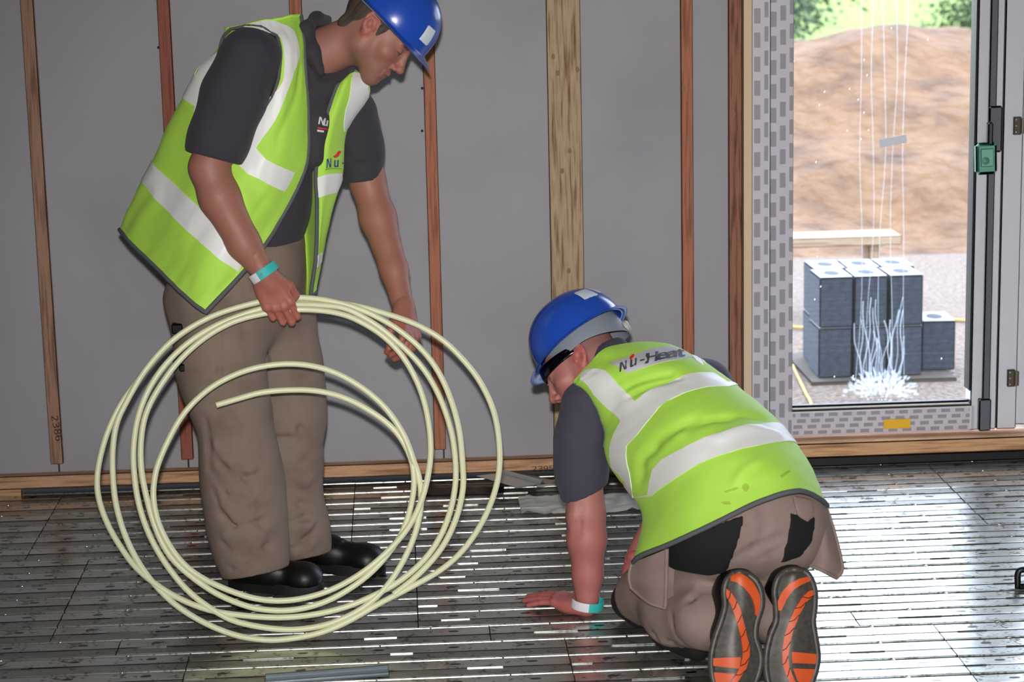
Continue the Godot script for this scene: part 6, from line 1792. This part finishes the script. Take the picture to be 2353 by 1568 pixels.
	lp.pts = [
		[Vector3(0.534, 0.1755, 1.79), Vector3(0.5696, 0.157, 1.85), Vector3(0.6055, 0.1528, 1.885)],
		[Vector3(0.529, 0.2058, 1.79), Vector3(0.5667, 0.2044, 1.86), Vector3(0.6067, 0.2086, 1.895)],
		[Vector3(0.5369, 0.2422, 1.79), Vector3(0.5695, 0.2756, 1.86), Vector3(0.6089, 0.3058, 1.9)]]
	put("holster_pocket", lp.cloth(10, 10, [], 0.035), khaki, tr, -org)
	put("pocket_hem", lp.piping([Vector2(0, 1), Vector2(0, 0.5), Vector2(0, 0), Vector2(0.5, 0), Vector2(1, 0), Vector2(1, 0.5), Vector2(1, 1)], 0.005, 6, 1.0), khaki, tr, -org)
	var rp := Sheet.new()
	rp.pts = [
		[Vector3(0.9455, 0.2557, 1.9), Vector3(0.9797, 0.2463, 1.93), Vector3(1.0209, 0.2167, 1.9)],
		[Vector3(0.9506, 0.2925, 1.9), Vector3(0.9878, 0.2915, 1.93), Vector3(1.0366, 0.2403, 1.89)],
		[Vector3(0.9577, 0.3433, 1.9), Vector3(0.9872, 0.3483, 1.91), Vector3(1.0211, 0.3212, 1.87)],
		[Vector3(0.9659, 0.3863, 1.9), Vector3(0.9847, 0.3903, 1.89), Vector3(1.0066, 0.3776, 1.84)]]
	put("holster_pocket", rp.cloth(10, 12, [], 0.035), khaki, tr, -org)
	put("pocket_hem", rp.piping([Vector2(0, 1), Vector2(0, 0.66), Vector2(0, 0.33), Vector2(0, 0), Vector2(0.5, 0), Vector2(1, 0), Vector2(1, 0.33), Vector2(1, 0.66), Vector2(1, 1)], 0.005, 6, 1.0), khaki, tr, -org)
	var kp := Field.new()
	kp.chain([Vector3(0.562, 0.056, 1.525), Vector3(0.580, 0.045, 1.585)], [0.052, 0.042], 0.03)
	kp.chain([Vector3(0.625, 0.036, 1.74), Vector3(0.690, 0.034, 1.84)], [0.036, 0.034], 0.02)
	kp.plane(Vector3(0, 0.003, 0), Vector3.DOWN)
	var km := MB.new()
	kp.mesh(km, 0.008, in_man)
	put("knee_pad", km.done(), black, tr)
	boots(man, org, in_man)
	kneeling_vest(man, org)
	# --- helmet, band, glasses ---
	var hl := helmet(man, in_man * head * Transform3D(Basis(Vector3.RIGHT, 0.06), Vector3(0, 0.020, -0.036)), mats["blue_helmet"], mat("silver_wheel", rgb(150, 150, 146, 1.4), 0.5), mats["grey_band"])
	hl.set_meta("label", "blue hard hat with white stickers at the back")
	put("sticker", shell_patch(PI - 0.95, PI - 0.45, 0.50, 0.76), mats["white_sticker"], hl)
	put("sticker", shell_patch(PI - 0.30, PI + 0.12, 0.48, 0.70), mats["white_sticker"], hl)
	var gl := MB.new()
	var rows := []
	for e in [[0.024, 1.0], [0.012, 1.03], [-0.004, 1.03], [-0.010, 1.0], [-0.004, 0.97], [0.012, 0.97], [0.024, 1.0]]:
		var line := []
		for k in 25:
			var a := lerpf(-1.75, 1.75, k / 24.0)
			line.append(in_man * (head * Vector3(sin(a) * 0.079 * e[1], 0.020 + e[0] * (0.55 + 0.45 * cos(a * 0.8)), cos(a) * 0.094 * e[1] + 0.004)))
		rows.append(line)
	gl.grid(rows)
	put("safety_glasses", gl.done(), mat("black_gloss", Color(0.012, 0.012, 0.014), 0.15), man)
	var wb := hold("wristband", man)
	var wc := Vector3(0.4547, 0.0315, 1.462) - org
	put("band", ring_band(wc, Vector3(0.12, 1, 0.05), Vector3(1, 0, 0), 0.041, 0.038, 0.024), mats["teal_paper"], wb)
	put("white_end", ring_band(wc, Vector3(0.12, 1, 0.05), Vector3(1, 0, 0), 0.0417, 0.0387, 0.024, PI * 1.05, PI * 1.5), mats["white_paper"], wb)
	tag(man, "kneeling person in blue hard hat and closed lime vest, palm pressed on the floor", "person", "workers")
	return man

func boots(man: Node3D, org: Vector3, in_man: Transform3D) -> void:
	var dark := mat("muddy_rubber", rgb(66, 62, 58, 1.5), 0.45, 0.0, noise_tex(0.03, 81, [[0.0, Color(0.6, 0.58, 0.55)], [0.5, Color(0.9, 0.9, 0.88)], [1.0, Color(1, 1, 1)]], 256, 4), Vector3(8, 8, 8))
	var orange := mat("orange_rubber", rgb(200, 80, 32, 1.15), 0.5)
	var upper := mat("black_boot", Color(0.035, 0.033, 0.035), 0.45)
	# left
	var l := Sheet.new()
	l.pts = [
		[Vector3(0.7235, -0.012, 2.075), Vector3(0.7453, -0.0132, 2.08), Vector3(0.7687, -0.0128, 2.075)],
		[Vector3(0.7045, 0.0034, 2.065), Vector3(0.7456, 0.0044, 2.078), Vector3(0.7869, 0.0042, 2.065)],
		[Vector3(0.6946, 0.0435, 2.05), Vector3(0.7476, 0.0471, 2.066), Vector3(0.8059, 0.042, 2.05)],
		[Vector3(0.6952, 0.0861, 2.04), Vector3(0.7494, 0.0892, 2.055), Vector3(0.8117, 0.078, 2.04)],
		[Vector3(0.7074, 0.1276, 2.028), Vector3(0.7519, 0.1299, 2.04), Vector3(0.8013, 0.1194, 2.028)],
		[Vector3(0.7214, 0.1601, 2.018), Vector3(0.7621, 0.1618, 2.028), Vector3(0.8051, 0.1524, 2.018)],
		[Vector3(0.732, 0.1956, 2.01), Vector3(0.7734, 0.1979, 2.022), Vector3(0.8188, 0.1921, 2.01)],
		[Vector3(0.7313, 0.2294, 2.002), Vector3(0.7725, 0.2341, 2.015), Vector3(0.8171, 0.2281, 2.002)],
		[Vector3(0.7398, 0.2544, 1.994), Vector3(0.7709, 0.2612, 2.006), Vector3(0.806, 0.2507, 1.994)],
		[Vector3(0.7546, 0.2652, 1.986), Vector3(0.7709, 0.2703, 1.994), Vector3(0.7898, 0.2627, 1.986)]]
	var r := Sheet.new()
	r.pts = [
		[Vector3(0.849, -0.0206, 2.075), Vector3(0.8738, -0.0219, 2.08), Vector3(0.8985, -0.0217, 2.075)],
		[Vector3(0.8322, -0.0021, 2.065), Vector3(0.8741, -0.0012, 2.078), Vector3(0.9189, -0.0037, 2.065)],
		[Vector3(0.8234, 0.0402, 2.05), Vector3(0.8793, 0.0415, 2.066), Vector3(0.9392, 0.0352, 2.05)],
		[Vector3(0.8251, 0.0828, 2.04), Vector3(0.8833, 0.0857, 2.055), Vector3(0.9472, 0.0723, 2.04)],
		[Vector3(0.8365, 0.1222, 2.028), Vector3(0.888, 0.1243, 2.04), Vector3(0.9431, 0.1157, 2.028)],
		[Vector3(0.8516, 0.1548, 2.018), Vector3(0.8943, 0.1564, 2.028), Vector3(0.9397, 0.149, 2.018)],
		[Vector3(0.853, 0.1907, 2.01), Vector3(0.8973, 0.1929, 2.022), Vector3(0.9452, 0.187, 2.01)],
		[Vector3(0.8512, 0.2268, 2.002), Vector3(0.8964, 0.2334, 2.015), Vector3(0.9455, 0.2252, 2.002)],
		[Vector3(0.863, 0.2559, 1.994), Vector3(0.898, 0.2626, 2.006), Vector3(0.9345, 0.2552, 1.994)],
		[Vector3(0.883, 0.2676, 1.986), Vector3(0.9023, 0.2726, 1.994), Vector3(0.9225, 0.2661, 1.986)]]
	var strips := [
		[[Vector2(0.1377, 0.9207), Vector2(0.4193, 0.9571), Vector2(0.6952, 0.8967), Vector2(0.8235, 0.842), Vector2(0.9041, 0.7635), Vector2(0.9703, 0.687), Vector2(1, 0.6386), Vector2(0.9824, 0.5895), Vector2(0.8746, 0.6099), Vector2(0.8025, 0.6578), Vector2(0.6949, 0.732), Vector2(0.5311, 0.7986), Vector2(0.3617, 0.841), Vector2(0.1627, 0.8607)], [Vector2(0.0405, 0.7995), Vector2(0.19, 0.7678), Vector2(0.3308, 0.6973), Vector2(0.512, 0.6055), Vector2(0.7179, 0.5039), Vector2(0.801, 0.4018), Vector2(0.7579, 0.3181), Vector2(0.6978, 0.241), Vector2(0.579, 0.1879), Vector2(0.4568, 0.1517), Vector2(0.3765, 0.1662), Vector2(0.5, 0.2123), Vector2(0.5965, 0.2684), Vector2(0.6419, 0.3479), Vector2(0.6316, 0.4381), Vector2(0.4646, 0.5422), Vector2(0.2479, 0.6356), Vector2(0.099, 0.7103), Vector2(0.0353, 0.756)], [Vector2(0.0329, 0.3127), Vector2(0.5955, 0.3186), Vector2(0.5713, 0.2501), Vector2(0.0248, 0.2689)], [Vector2(0.0224, 0.2301), Vector2(0.4907, 0.2198), Vector2(0.3561, 0.1661), Vector2(0.0617, 0.1375), Vector2(0.019, 0.1732)]],
		[[Vector2(0.9976, 0.8788), Vector2(1, 0.846), Vector2(0.6877, 0.808), Vector2(0.4771, 0.7687), Vector2(0.2872, 0.7064), Vector2(0.1397, 0.6301), Vector2(0.0161, 0.636), Vector2(0.0123, 0.6728), Vector2(0.1724, 0.7479), Vector2(0.3648, 0.8126), Vector2(0.6336, 0.8537)], [Vector2(0.9738, 0.771), Vector2(0.9734, 0.7349), Vector2(0.7482, 0.6893), Vector2(0.6022, 0.6065), Vector2(0.499, 0.5023), Vector2(0.4533, 0.4043), Vector2(0.4262, 0.3199), Vector2(0.4604, 0.2516), Vector2(0.5659, 0.1886), Vector2(0.7092, 0.132), Vector2(0.5751, 0.1291), Vector2(0.4133, 0.2027), Vector2(0.3313, 0.2703), Vector2(0.3097, 0.3506), Vector2(0.3172, 0.444), Vector2(0.3514, 0.5487), Vector2(0.4782, 0.6489), Vector2(0.6737, 0.7215), Vector2(0.8485, 0.7628)], [Vector2(0.4815, 0.3435), Vector2(0.9838, 0.3435), Vector2(0.9862, 0.281), Vector2(0.5075, 0.281)], [Vector2(0.5207, 0.2518), Vector2(0.9719, 0.2453), Vector2(0.9836, 0.1817), Vector2(0.8821, 0.1386), Vector2(0.6265, 0.1833)]]]
	var cross := [[Vector2(0.3096, 0.8193), Vector2(0.3737, 0.5799), Vector2(0.4975, 0.4503)], [Vector2(0.4342, 0.8011), Vector2(0.4215, 0.5806), Vector2(0.4788, 0.4503)]]
	var k := 0
	for sh in [l, r]:
		var bt := hold("boot", man, -org)
		var sole := put("sole", sh.cloth(24, 48, [], 0.020), dark, bt)
		put("sole_edge", sh.piping([Vector2(0, 0), Vector2(0, 0.1), Vector2(0, 0.2), Vector2(0, 0.3), Vector2(0, 0.4), Vector2(0, 0.5), Vector2(0, 0.6), Vector2(0, 0.7), Vector2(0, 0.8), Vector2(0, 0.9), Vector2(0, 1), Vector2(0.5, 1), Vector2(1, 1), Vector2(1, 0.9), Vector2(1, 0.8), Vector2(1, 0.7), Vector2(1, 0.6), Vector2(1, 0.5), Vector2(1, 0.4), Vector2(1, 0.3), Vector2(1, 0.2), Vector2(1, 0.1), Vector2(1, 0), Vector2(0.5, 0)], 0.0085, 4, 1.0, true), dark, bt)
		for poly in strips[k]:
			put("orange_tread", sh.patch(poly, 30, 90, 0.0045), orange, sole)
		# chevron cuts across the long tread, and ribs over the ball of the foot
		for q in 7:
			var v := 0.36 - q * 0.035
			var u0 := 0.08 if k == 0 else 0.52
			put("tread_rib", sh.patch([Vector2(u0, v), Vector2(u0 + 0.38, v - 0.004), Vector2(u0 + 0.38, v + 0.012), Vector2(u0, v + 0.016)], 24, 120, 0.004), dark, sole)
		var chev: Array = strips[k][1]
		var half: int = chev.size() / 2
		for q in range(1, half - 1):
			var a0: Vector2 = chev[q]
			var b0: Vector2 = chev[chev.size() - 1 - q]
			var mid := (a0 + b0) * 0.5 + Vector2(0, -0.014)
			var cm := MB.new()
			cm.tube([sh.at(a0.x, a0.y, 0.0046), sh.at(mid.x, mid.y, 0.0046), sh.at(b0.x, b0.y, 0.0046)], 0.0011, 5)
			put("tread_groove", cm.done(), upper, sole)
		var f := Field.new()
		var c0: Vector3 = sh.base(0.5, 0.08)
		var c1: Vector3 = sh.base(0.5, 0.45)
		var c2: Vector3 = sh.base(0.5, 0.9)
		var inw: Vector3 = -sh.normal(0.5, 0.5)
		f.chain([c0 + inw * 0.050 + Vector3(0, 0.02, 0), c1 + inw * 0.055, c2 + inw * 0.060 - Vector3(0, 0.02, 0)], [0.038, 0.044, 0.042], 0.03)
		f.cone(c2 + inw * 0.060 - Vector3(0, 0.03, 0), c2 + inw * 0.13 - Vector3(0.01, 0.06, 0), 0.050, 0.056, 0.03)
		f.plane(c1 + inw * 0.016, -inw)
		var fm := MB.new()
		f.mesh(fm, 0.007)
		put("upper", fm.done(), upper, bt)
		k += 1

func kneeling_vest(man: Node3D, org: Vector3) -> void:
	var lime: Material = mats["hi_vis_lime"]
	var tape: Material = mats["silver_tape"]
	var bind: Material = mats["grey_binding"]
	var v := hold("vest", man, -org)
	var s := Sheet.new()
	s.pts = [
		[Vector3(0.6082, 0.1432, 1.62), Vector3(0.5401, 0.2462, 1.8), Vector3(0.6135, 0.3276, 1.93), Vector3(0.7088, 0.3917, 1.99), Vector3(0.8185, 0.4471, 2.01), Vector3(0.9155, 0.4619, 1.985), Vector3(1.0014, 0.39, 1.86), Vector3(1.0229, 0.3107, 1.66)],
		[Vector3(0.6554, 0.2733, 1.52), Vector3(0.5721, 0.339, 1.68), Vector3(0.6033, 0.4183, 1.81), Vector3(0.6811, 0.4935, 1.9), Vector3(0.7917, 0.5332, 1.925), Vector3(0.9092, 0.5229, 1.88), Vector3(0.989, 0.4511, 1.76), Vector3(1.009, 0.3636, 1.56)],
		[Vector3(0.6117, 0.3526, 1.42), Vector3(0.5051, 0.4272, 1.535), Vector3(0.5554, 0.5127, 1.68), Vector3(0.6556, 0.5916, 1.785), Vector3(0.7716, 0.6136, 1.79), Vector3(0.8867, 0.5838, 1.74), Vector3(0.9571, 0.5062, 1.63), Vector3(0.9711, 0.4317, 1.46)],
		[Vector3(0.5943, 0.4369, 1.38), Vector3(0.5008, 0.5102, 1.5), Vector3(0.5435, 0.6, 1.6), Vector3(0.6349, 0.6546, 1.66), Vector3(0.7271, 0.6702, 1.66), Vector3(0.8235, 0.635, 1.6), Vector3(0.8823, 0.5655, 1.5), Vector3(0.8934, 0.5086, 1.38)],
		[Vector3(0.5518, 0.5393, 1.36), Vector3(0.4564, 0.6009, 1.475), Vector3(0.5116, 0.6674, 1.545), Vector3(0.5961, 0.7021, 1.58), Vector3(0.6853, 0.706, 1.57), Vector3(0.7585, 0.6798, 1.52), Vector3(0.8275, 0.6129, 1.42), Vector3(0.8439, 0.5695, 1.33)],
		[Vector3(0.4837, 0.5884, 1.36), Vector3(0.4294, 0.6193, 1.44), Vector3(0.4666, 0.6703, 1.46), Vector3(0.5153, 0.7119, 1.46), Vector3(0.6151, 0.7206, 1.44), Vector3(0.7054, 0.6976, 1.42), Vector3(0.814, 0.6145, 1.36), Vector3(0.8254, 0.5871, 1.3)]]
	s.noise = FastNoiseLite.new()
	s.noise.seed = 6
	s.noise.frequency = 0.012
	s.stretch = Vector2(330, 420)
	s.ripple = 0.005
	s.folds = []
	for f in [[Vector2(0.2788, 0.3316), Vector2(0.3714, 0.3758), Vector2(0.4783, 0.3925)], [Vector2(0.3301, 0.334), Vector2(0.4214, 0.3713), Vector2(0.5747, 0.3681)], [Vector2(0.4426, 0.3518), Vector2(0.5371, 0.3739), Vector2(0.6704, 0.3775)], [Vector2(0.3137, 0.6648), Vector2(0.3699, 0.6659), Vector2(0.4716, 0.6545)], [Vector2(0.3166, 0.6113), Vector2(0.3799, 0.6168), Vector2(0.4931, 0.6182)], [Vector2(0.2441, 0.2822), Vector2(0.2924, 0.3237), Vector2(0.3355, 0.3477)]]: s.folds.append([f, 0.014, -0.0085])
	for f in [[Vector2(0.2885, 0.3174), Vector2(0.3889, 0.3461), Vector2(0.5227, 0.3676)], [Vector2(0.5215, 0.1069), Vector2(0.5574, 0.1468), Vector2(0.6029, 0.172)], [Vector2(0.5162, 0.2882), Vector2(0.6121, 0.3169), Vector2(0.703, 0.298)]]: s.folds.append([f, 0.016, 0.006])
	put("cloth", s.cloth(80, 70), lime, v)
	var left := []
	var right := []
	var hem := []
	var u0 := 1.0 / 7.0
	for i in 21:
		hem.append(Vector2(lerpf(0.0, 1.0, i / 20.0), 0.0))
	put("binding", s.piping(hem, 0.0065, 6), bind, v)
	put("binding", s.piping([Vector2(0.1528, 0.4751), Vector2(0.1429, 0.6), Vector2(0.1644, 0.6837), Vector2(0.1268, 0.8163), Vector2(0.147, 0.9683)], 0.0045, 6), bind, v)
	put("reflective_tape", s.patch([Vector2(0.03, 0.30)] + [Vector2(0.2387, 0.2205), Vector2(0.2716, 0.2555), Vector2(0.3028, 0.2836), Vector2(0.3443, 0.2975), Vector2(0.4142, 0.296), Vector2(0.4825, 0.3054), Vector2(0.5324, 0.3043), Vector2(0.6417, 0.3324), Vector2(0.7436, 0.3809), Vector2(0.7837, 0.4021), Vector2(0.802, 0.3745), Vector2(0.8132, 0.3224), Vector2(0.7452, 0.2846), Vector2(0.6923, 0.2646), Vector2(0.6193, 0.241), Vector2(0.5399, 0.2281), Vector2(0.4631, 0.2252), Vector2(0.3888, 0.2154), Vector2(0.3027, 0.2128), Vector2(0.2511, 0.2104)], 90, 80), tape, v)
	put("reflective_tape", s.patch([Vector2(0.1566, 0.2506), Vector2(0.1418, 0.3004), Vector2(0.18, 0.2983), Vector2(0.1654, 0.3671), Vector2(0.1846, 0.3956), Vector2(0.2014, 0.4372), Vector2(0.2315, 0.4901), Vector2(0.2579, 0.5262), Vector2(0.2203, 0.6252), Vector2(0.1899, 0.7384), Vector2(0.1891, 0.9054), Vector2(0.2158, 0.976), Vector2(0.254, 0.9629), Vector2(0.2759, 0.8473), Vector2(0.2877, 0.7015), Vector2(0.3259, 0.5721), Vector2(0.3906, 0.6013), Vector2(0.4694, 0.6229), Vector2(0.5676, 0.6305), Vector2(0.645, 0.6454), Vector2(0.6528, 0.6208), Vector2(0.6697, 0.5899), Vector2(0.87, 0.7218), Vector2(0.6477, 0.5466), Vector2(0.5894, 0.5379), Vector2(0.5216, 0.5261), Vector2(0.4741, 0.5205), Vector2(0.4338, 0.5085), Vector2(0.3894, 0.4942), Vector2(0.3507, 0.4604), Vector2(0.3084, 0.4228), Vector2(0.2632, 0.4031), Vector2(0.2443, 0.3658), Vector2(0.2208, 0.3114), Vector2(0.1952, 0.273)], 90, 80), tape, v)
	put("reflective_tape", s.patch([Vector2(0.6792, 0.8555), Vector2(0.722, 0.8667), Vector2(0.7217, 0.7979), Vector2(0.8168, 1), Vector2(0.6436, 0.7238), Vector2(0.6447, 0.7777)], 90, 80), tape, v)
	var dirt := mat("mud_stain", rgb(134, 164, 54, 1.5), 0.8)
	for q in [[Vector2(0.5355, 0.0882), Vector2(0.5456, 0.0925), Vector2(0.5528, 0.0851), Vector2(0.553, 0.0714), Vector2(0.5464, 0.0614), Vector2(0.5372, 0.0608), Vector2(0.5331, 0.0744)], [Vector2(0.4829, 0.0944), Vector2(0.5002, 0.0932), Vector2(0.5172, 0.0908), Vector2(0.5256, 0.0843), Vector2(0.5146, 0.0812), Vector2(0.4982, 0.0854), Vector2(0.4867, 0.0851)], [Vector2(0.465, 0.0614), Vector2(0.4887, 0.0501), Vector2(0.4898, 0.0353), Vector2(0.4725, 0.0463)], [Vector2(0.653, 0.0864), Vector2(0.6877, 0.1092), Vector2(0.6901, 0.0974), Vector2(0.6559, 0.0722)]]: put("mud_stain", s.patch(q, 90, 90, 0.0007), dirt, v)
	var logo := put("logo_panel", s.patch([Vector2(0.3257, 0.8853), Vector2(0.364, 0.8695), Vector2(0.4395, 0.8673), Vector2(0.5301, 0.8978), Vector2(0.6305, 0.93), Vector2(0.6756, 0.9196), Vector2(0.6627, 0.8238), Vector2(0.554, 0.7705), Vector2(0.4736, 0.7522), Vector2(0.4009, 0.741), Vector2(0.3382, 0.7404), Vector2(0.3331, 0.7775), Vector2(0.3262, 0.8116)], 90, 80, 0.0018), mat("white_print", rgb(170, 168, 172, 1.5), 0.6), v)
	var ink := mat("dark_print", rgb(60, 62, 74, 1.5), 0.7)
	for g in s.letters("Nu-Heat", [Vector2(0.3473, 0.795), Vector2(0.3911, 0.801), Vector2(0.4246, 0.8023), Vector2(0.4649, 0.8054), Vector2(0.5118, 0.8146), Vector2(0.5622, 0.8302), Vector2(0.6166, 0.8485)], [Vector2(0.3901, 0.8873), Vector2(0.7258, 1)], 0.0036, 0.85): put("letter", g, ink, logo)
	put("logo_flame", s.patch([Vector2(0.3933, 0.8375), Vector2(0.408, 0.8556), Vector2(0.4287, 0.87), Vector2(0.4373, 0.8692), Vector2(0.4205, 0.8501), Vector2(0.4061, 0.8377), Vector2(0.3918, 0.8267)], 100, 100, 0.0036), mats["red_print"], logo)
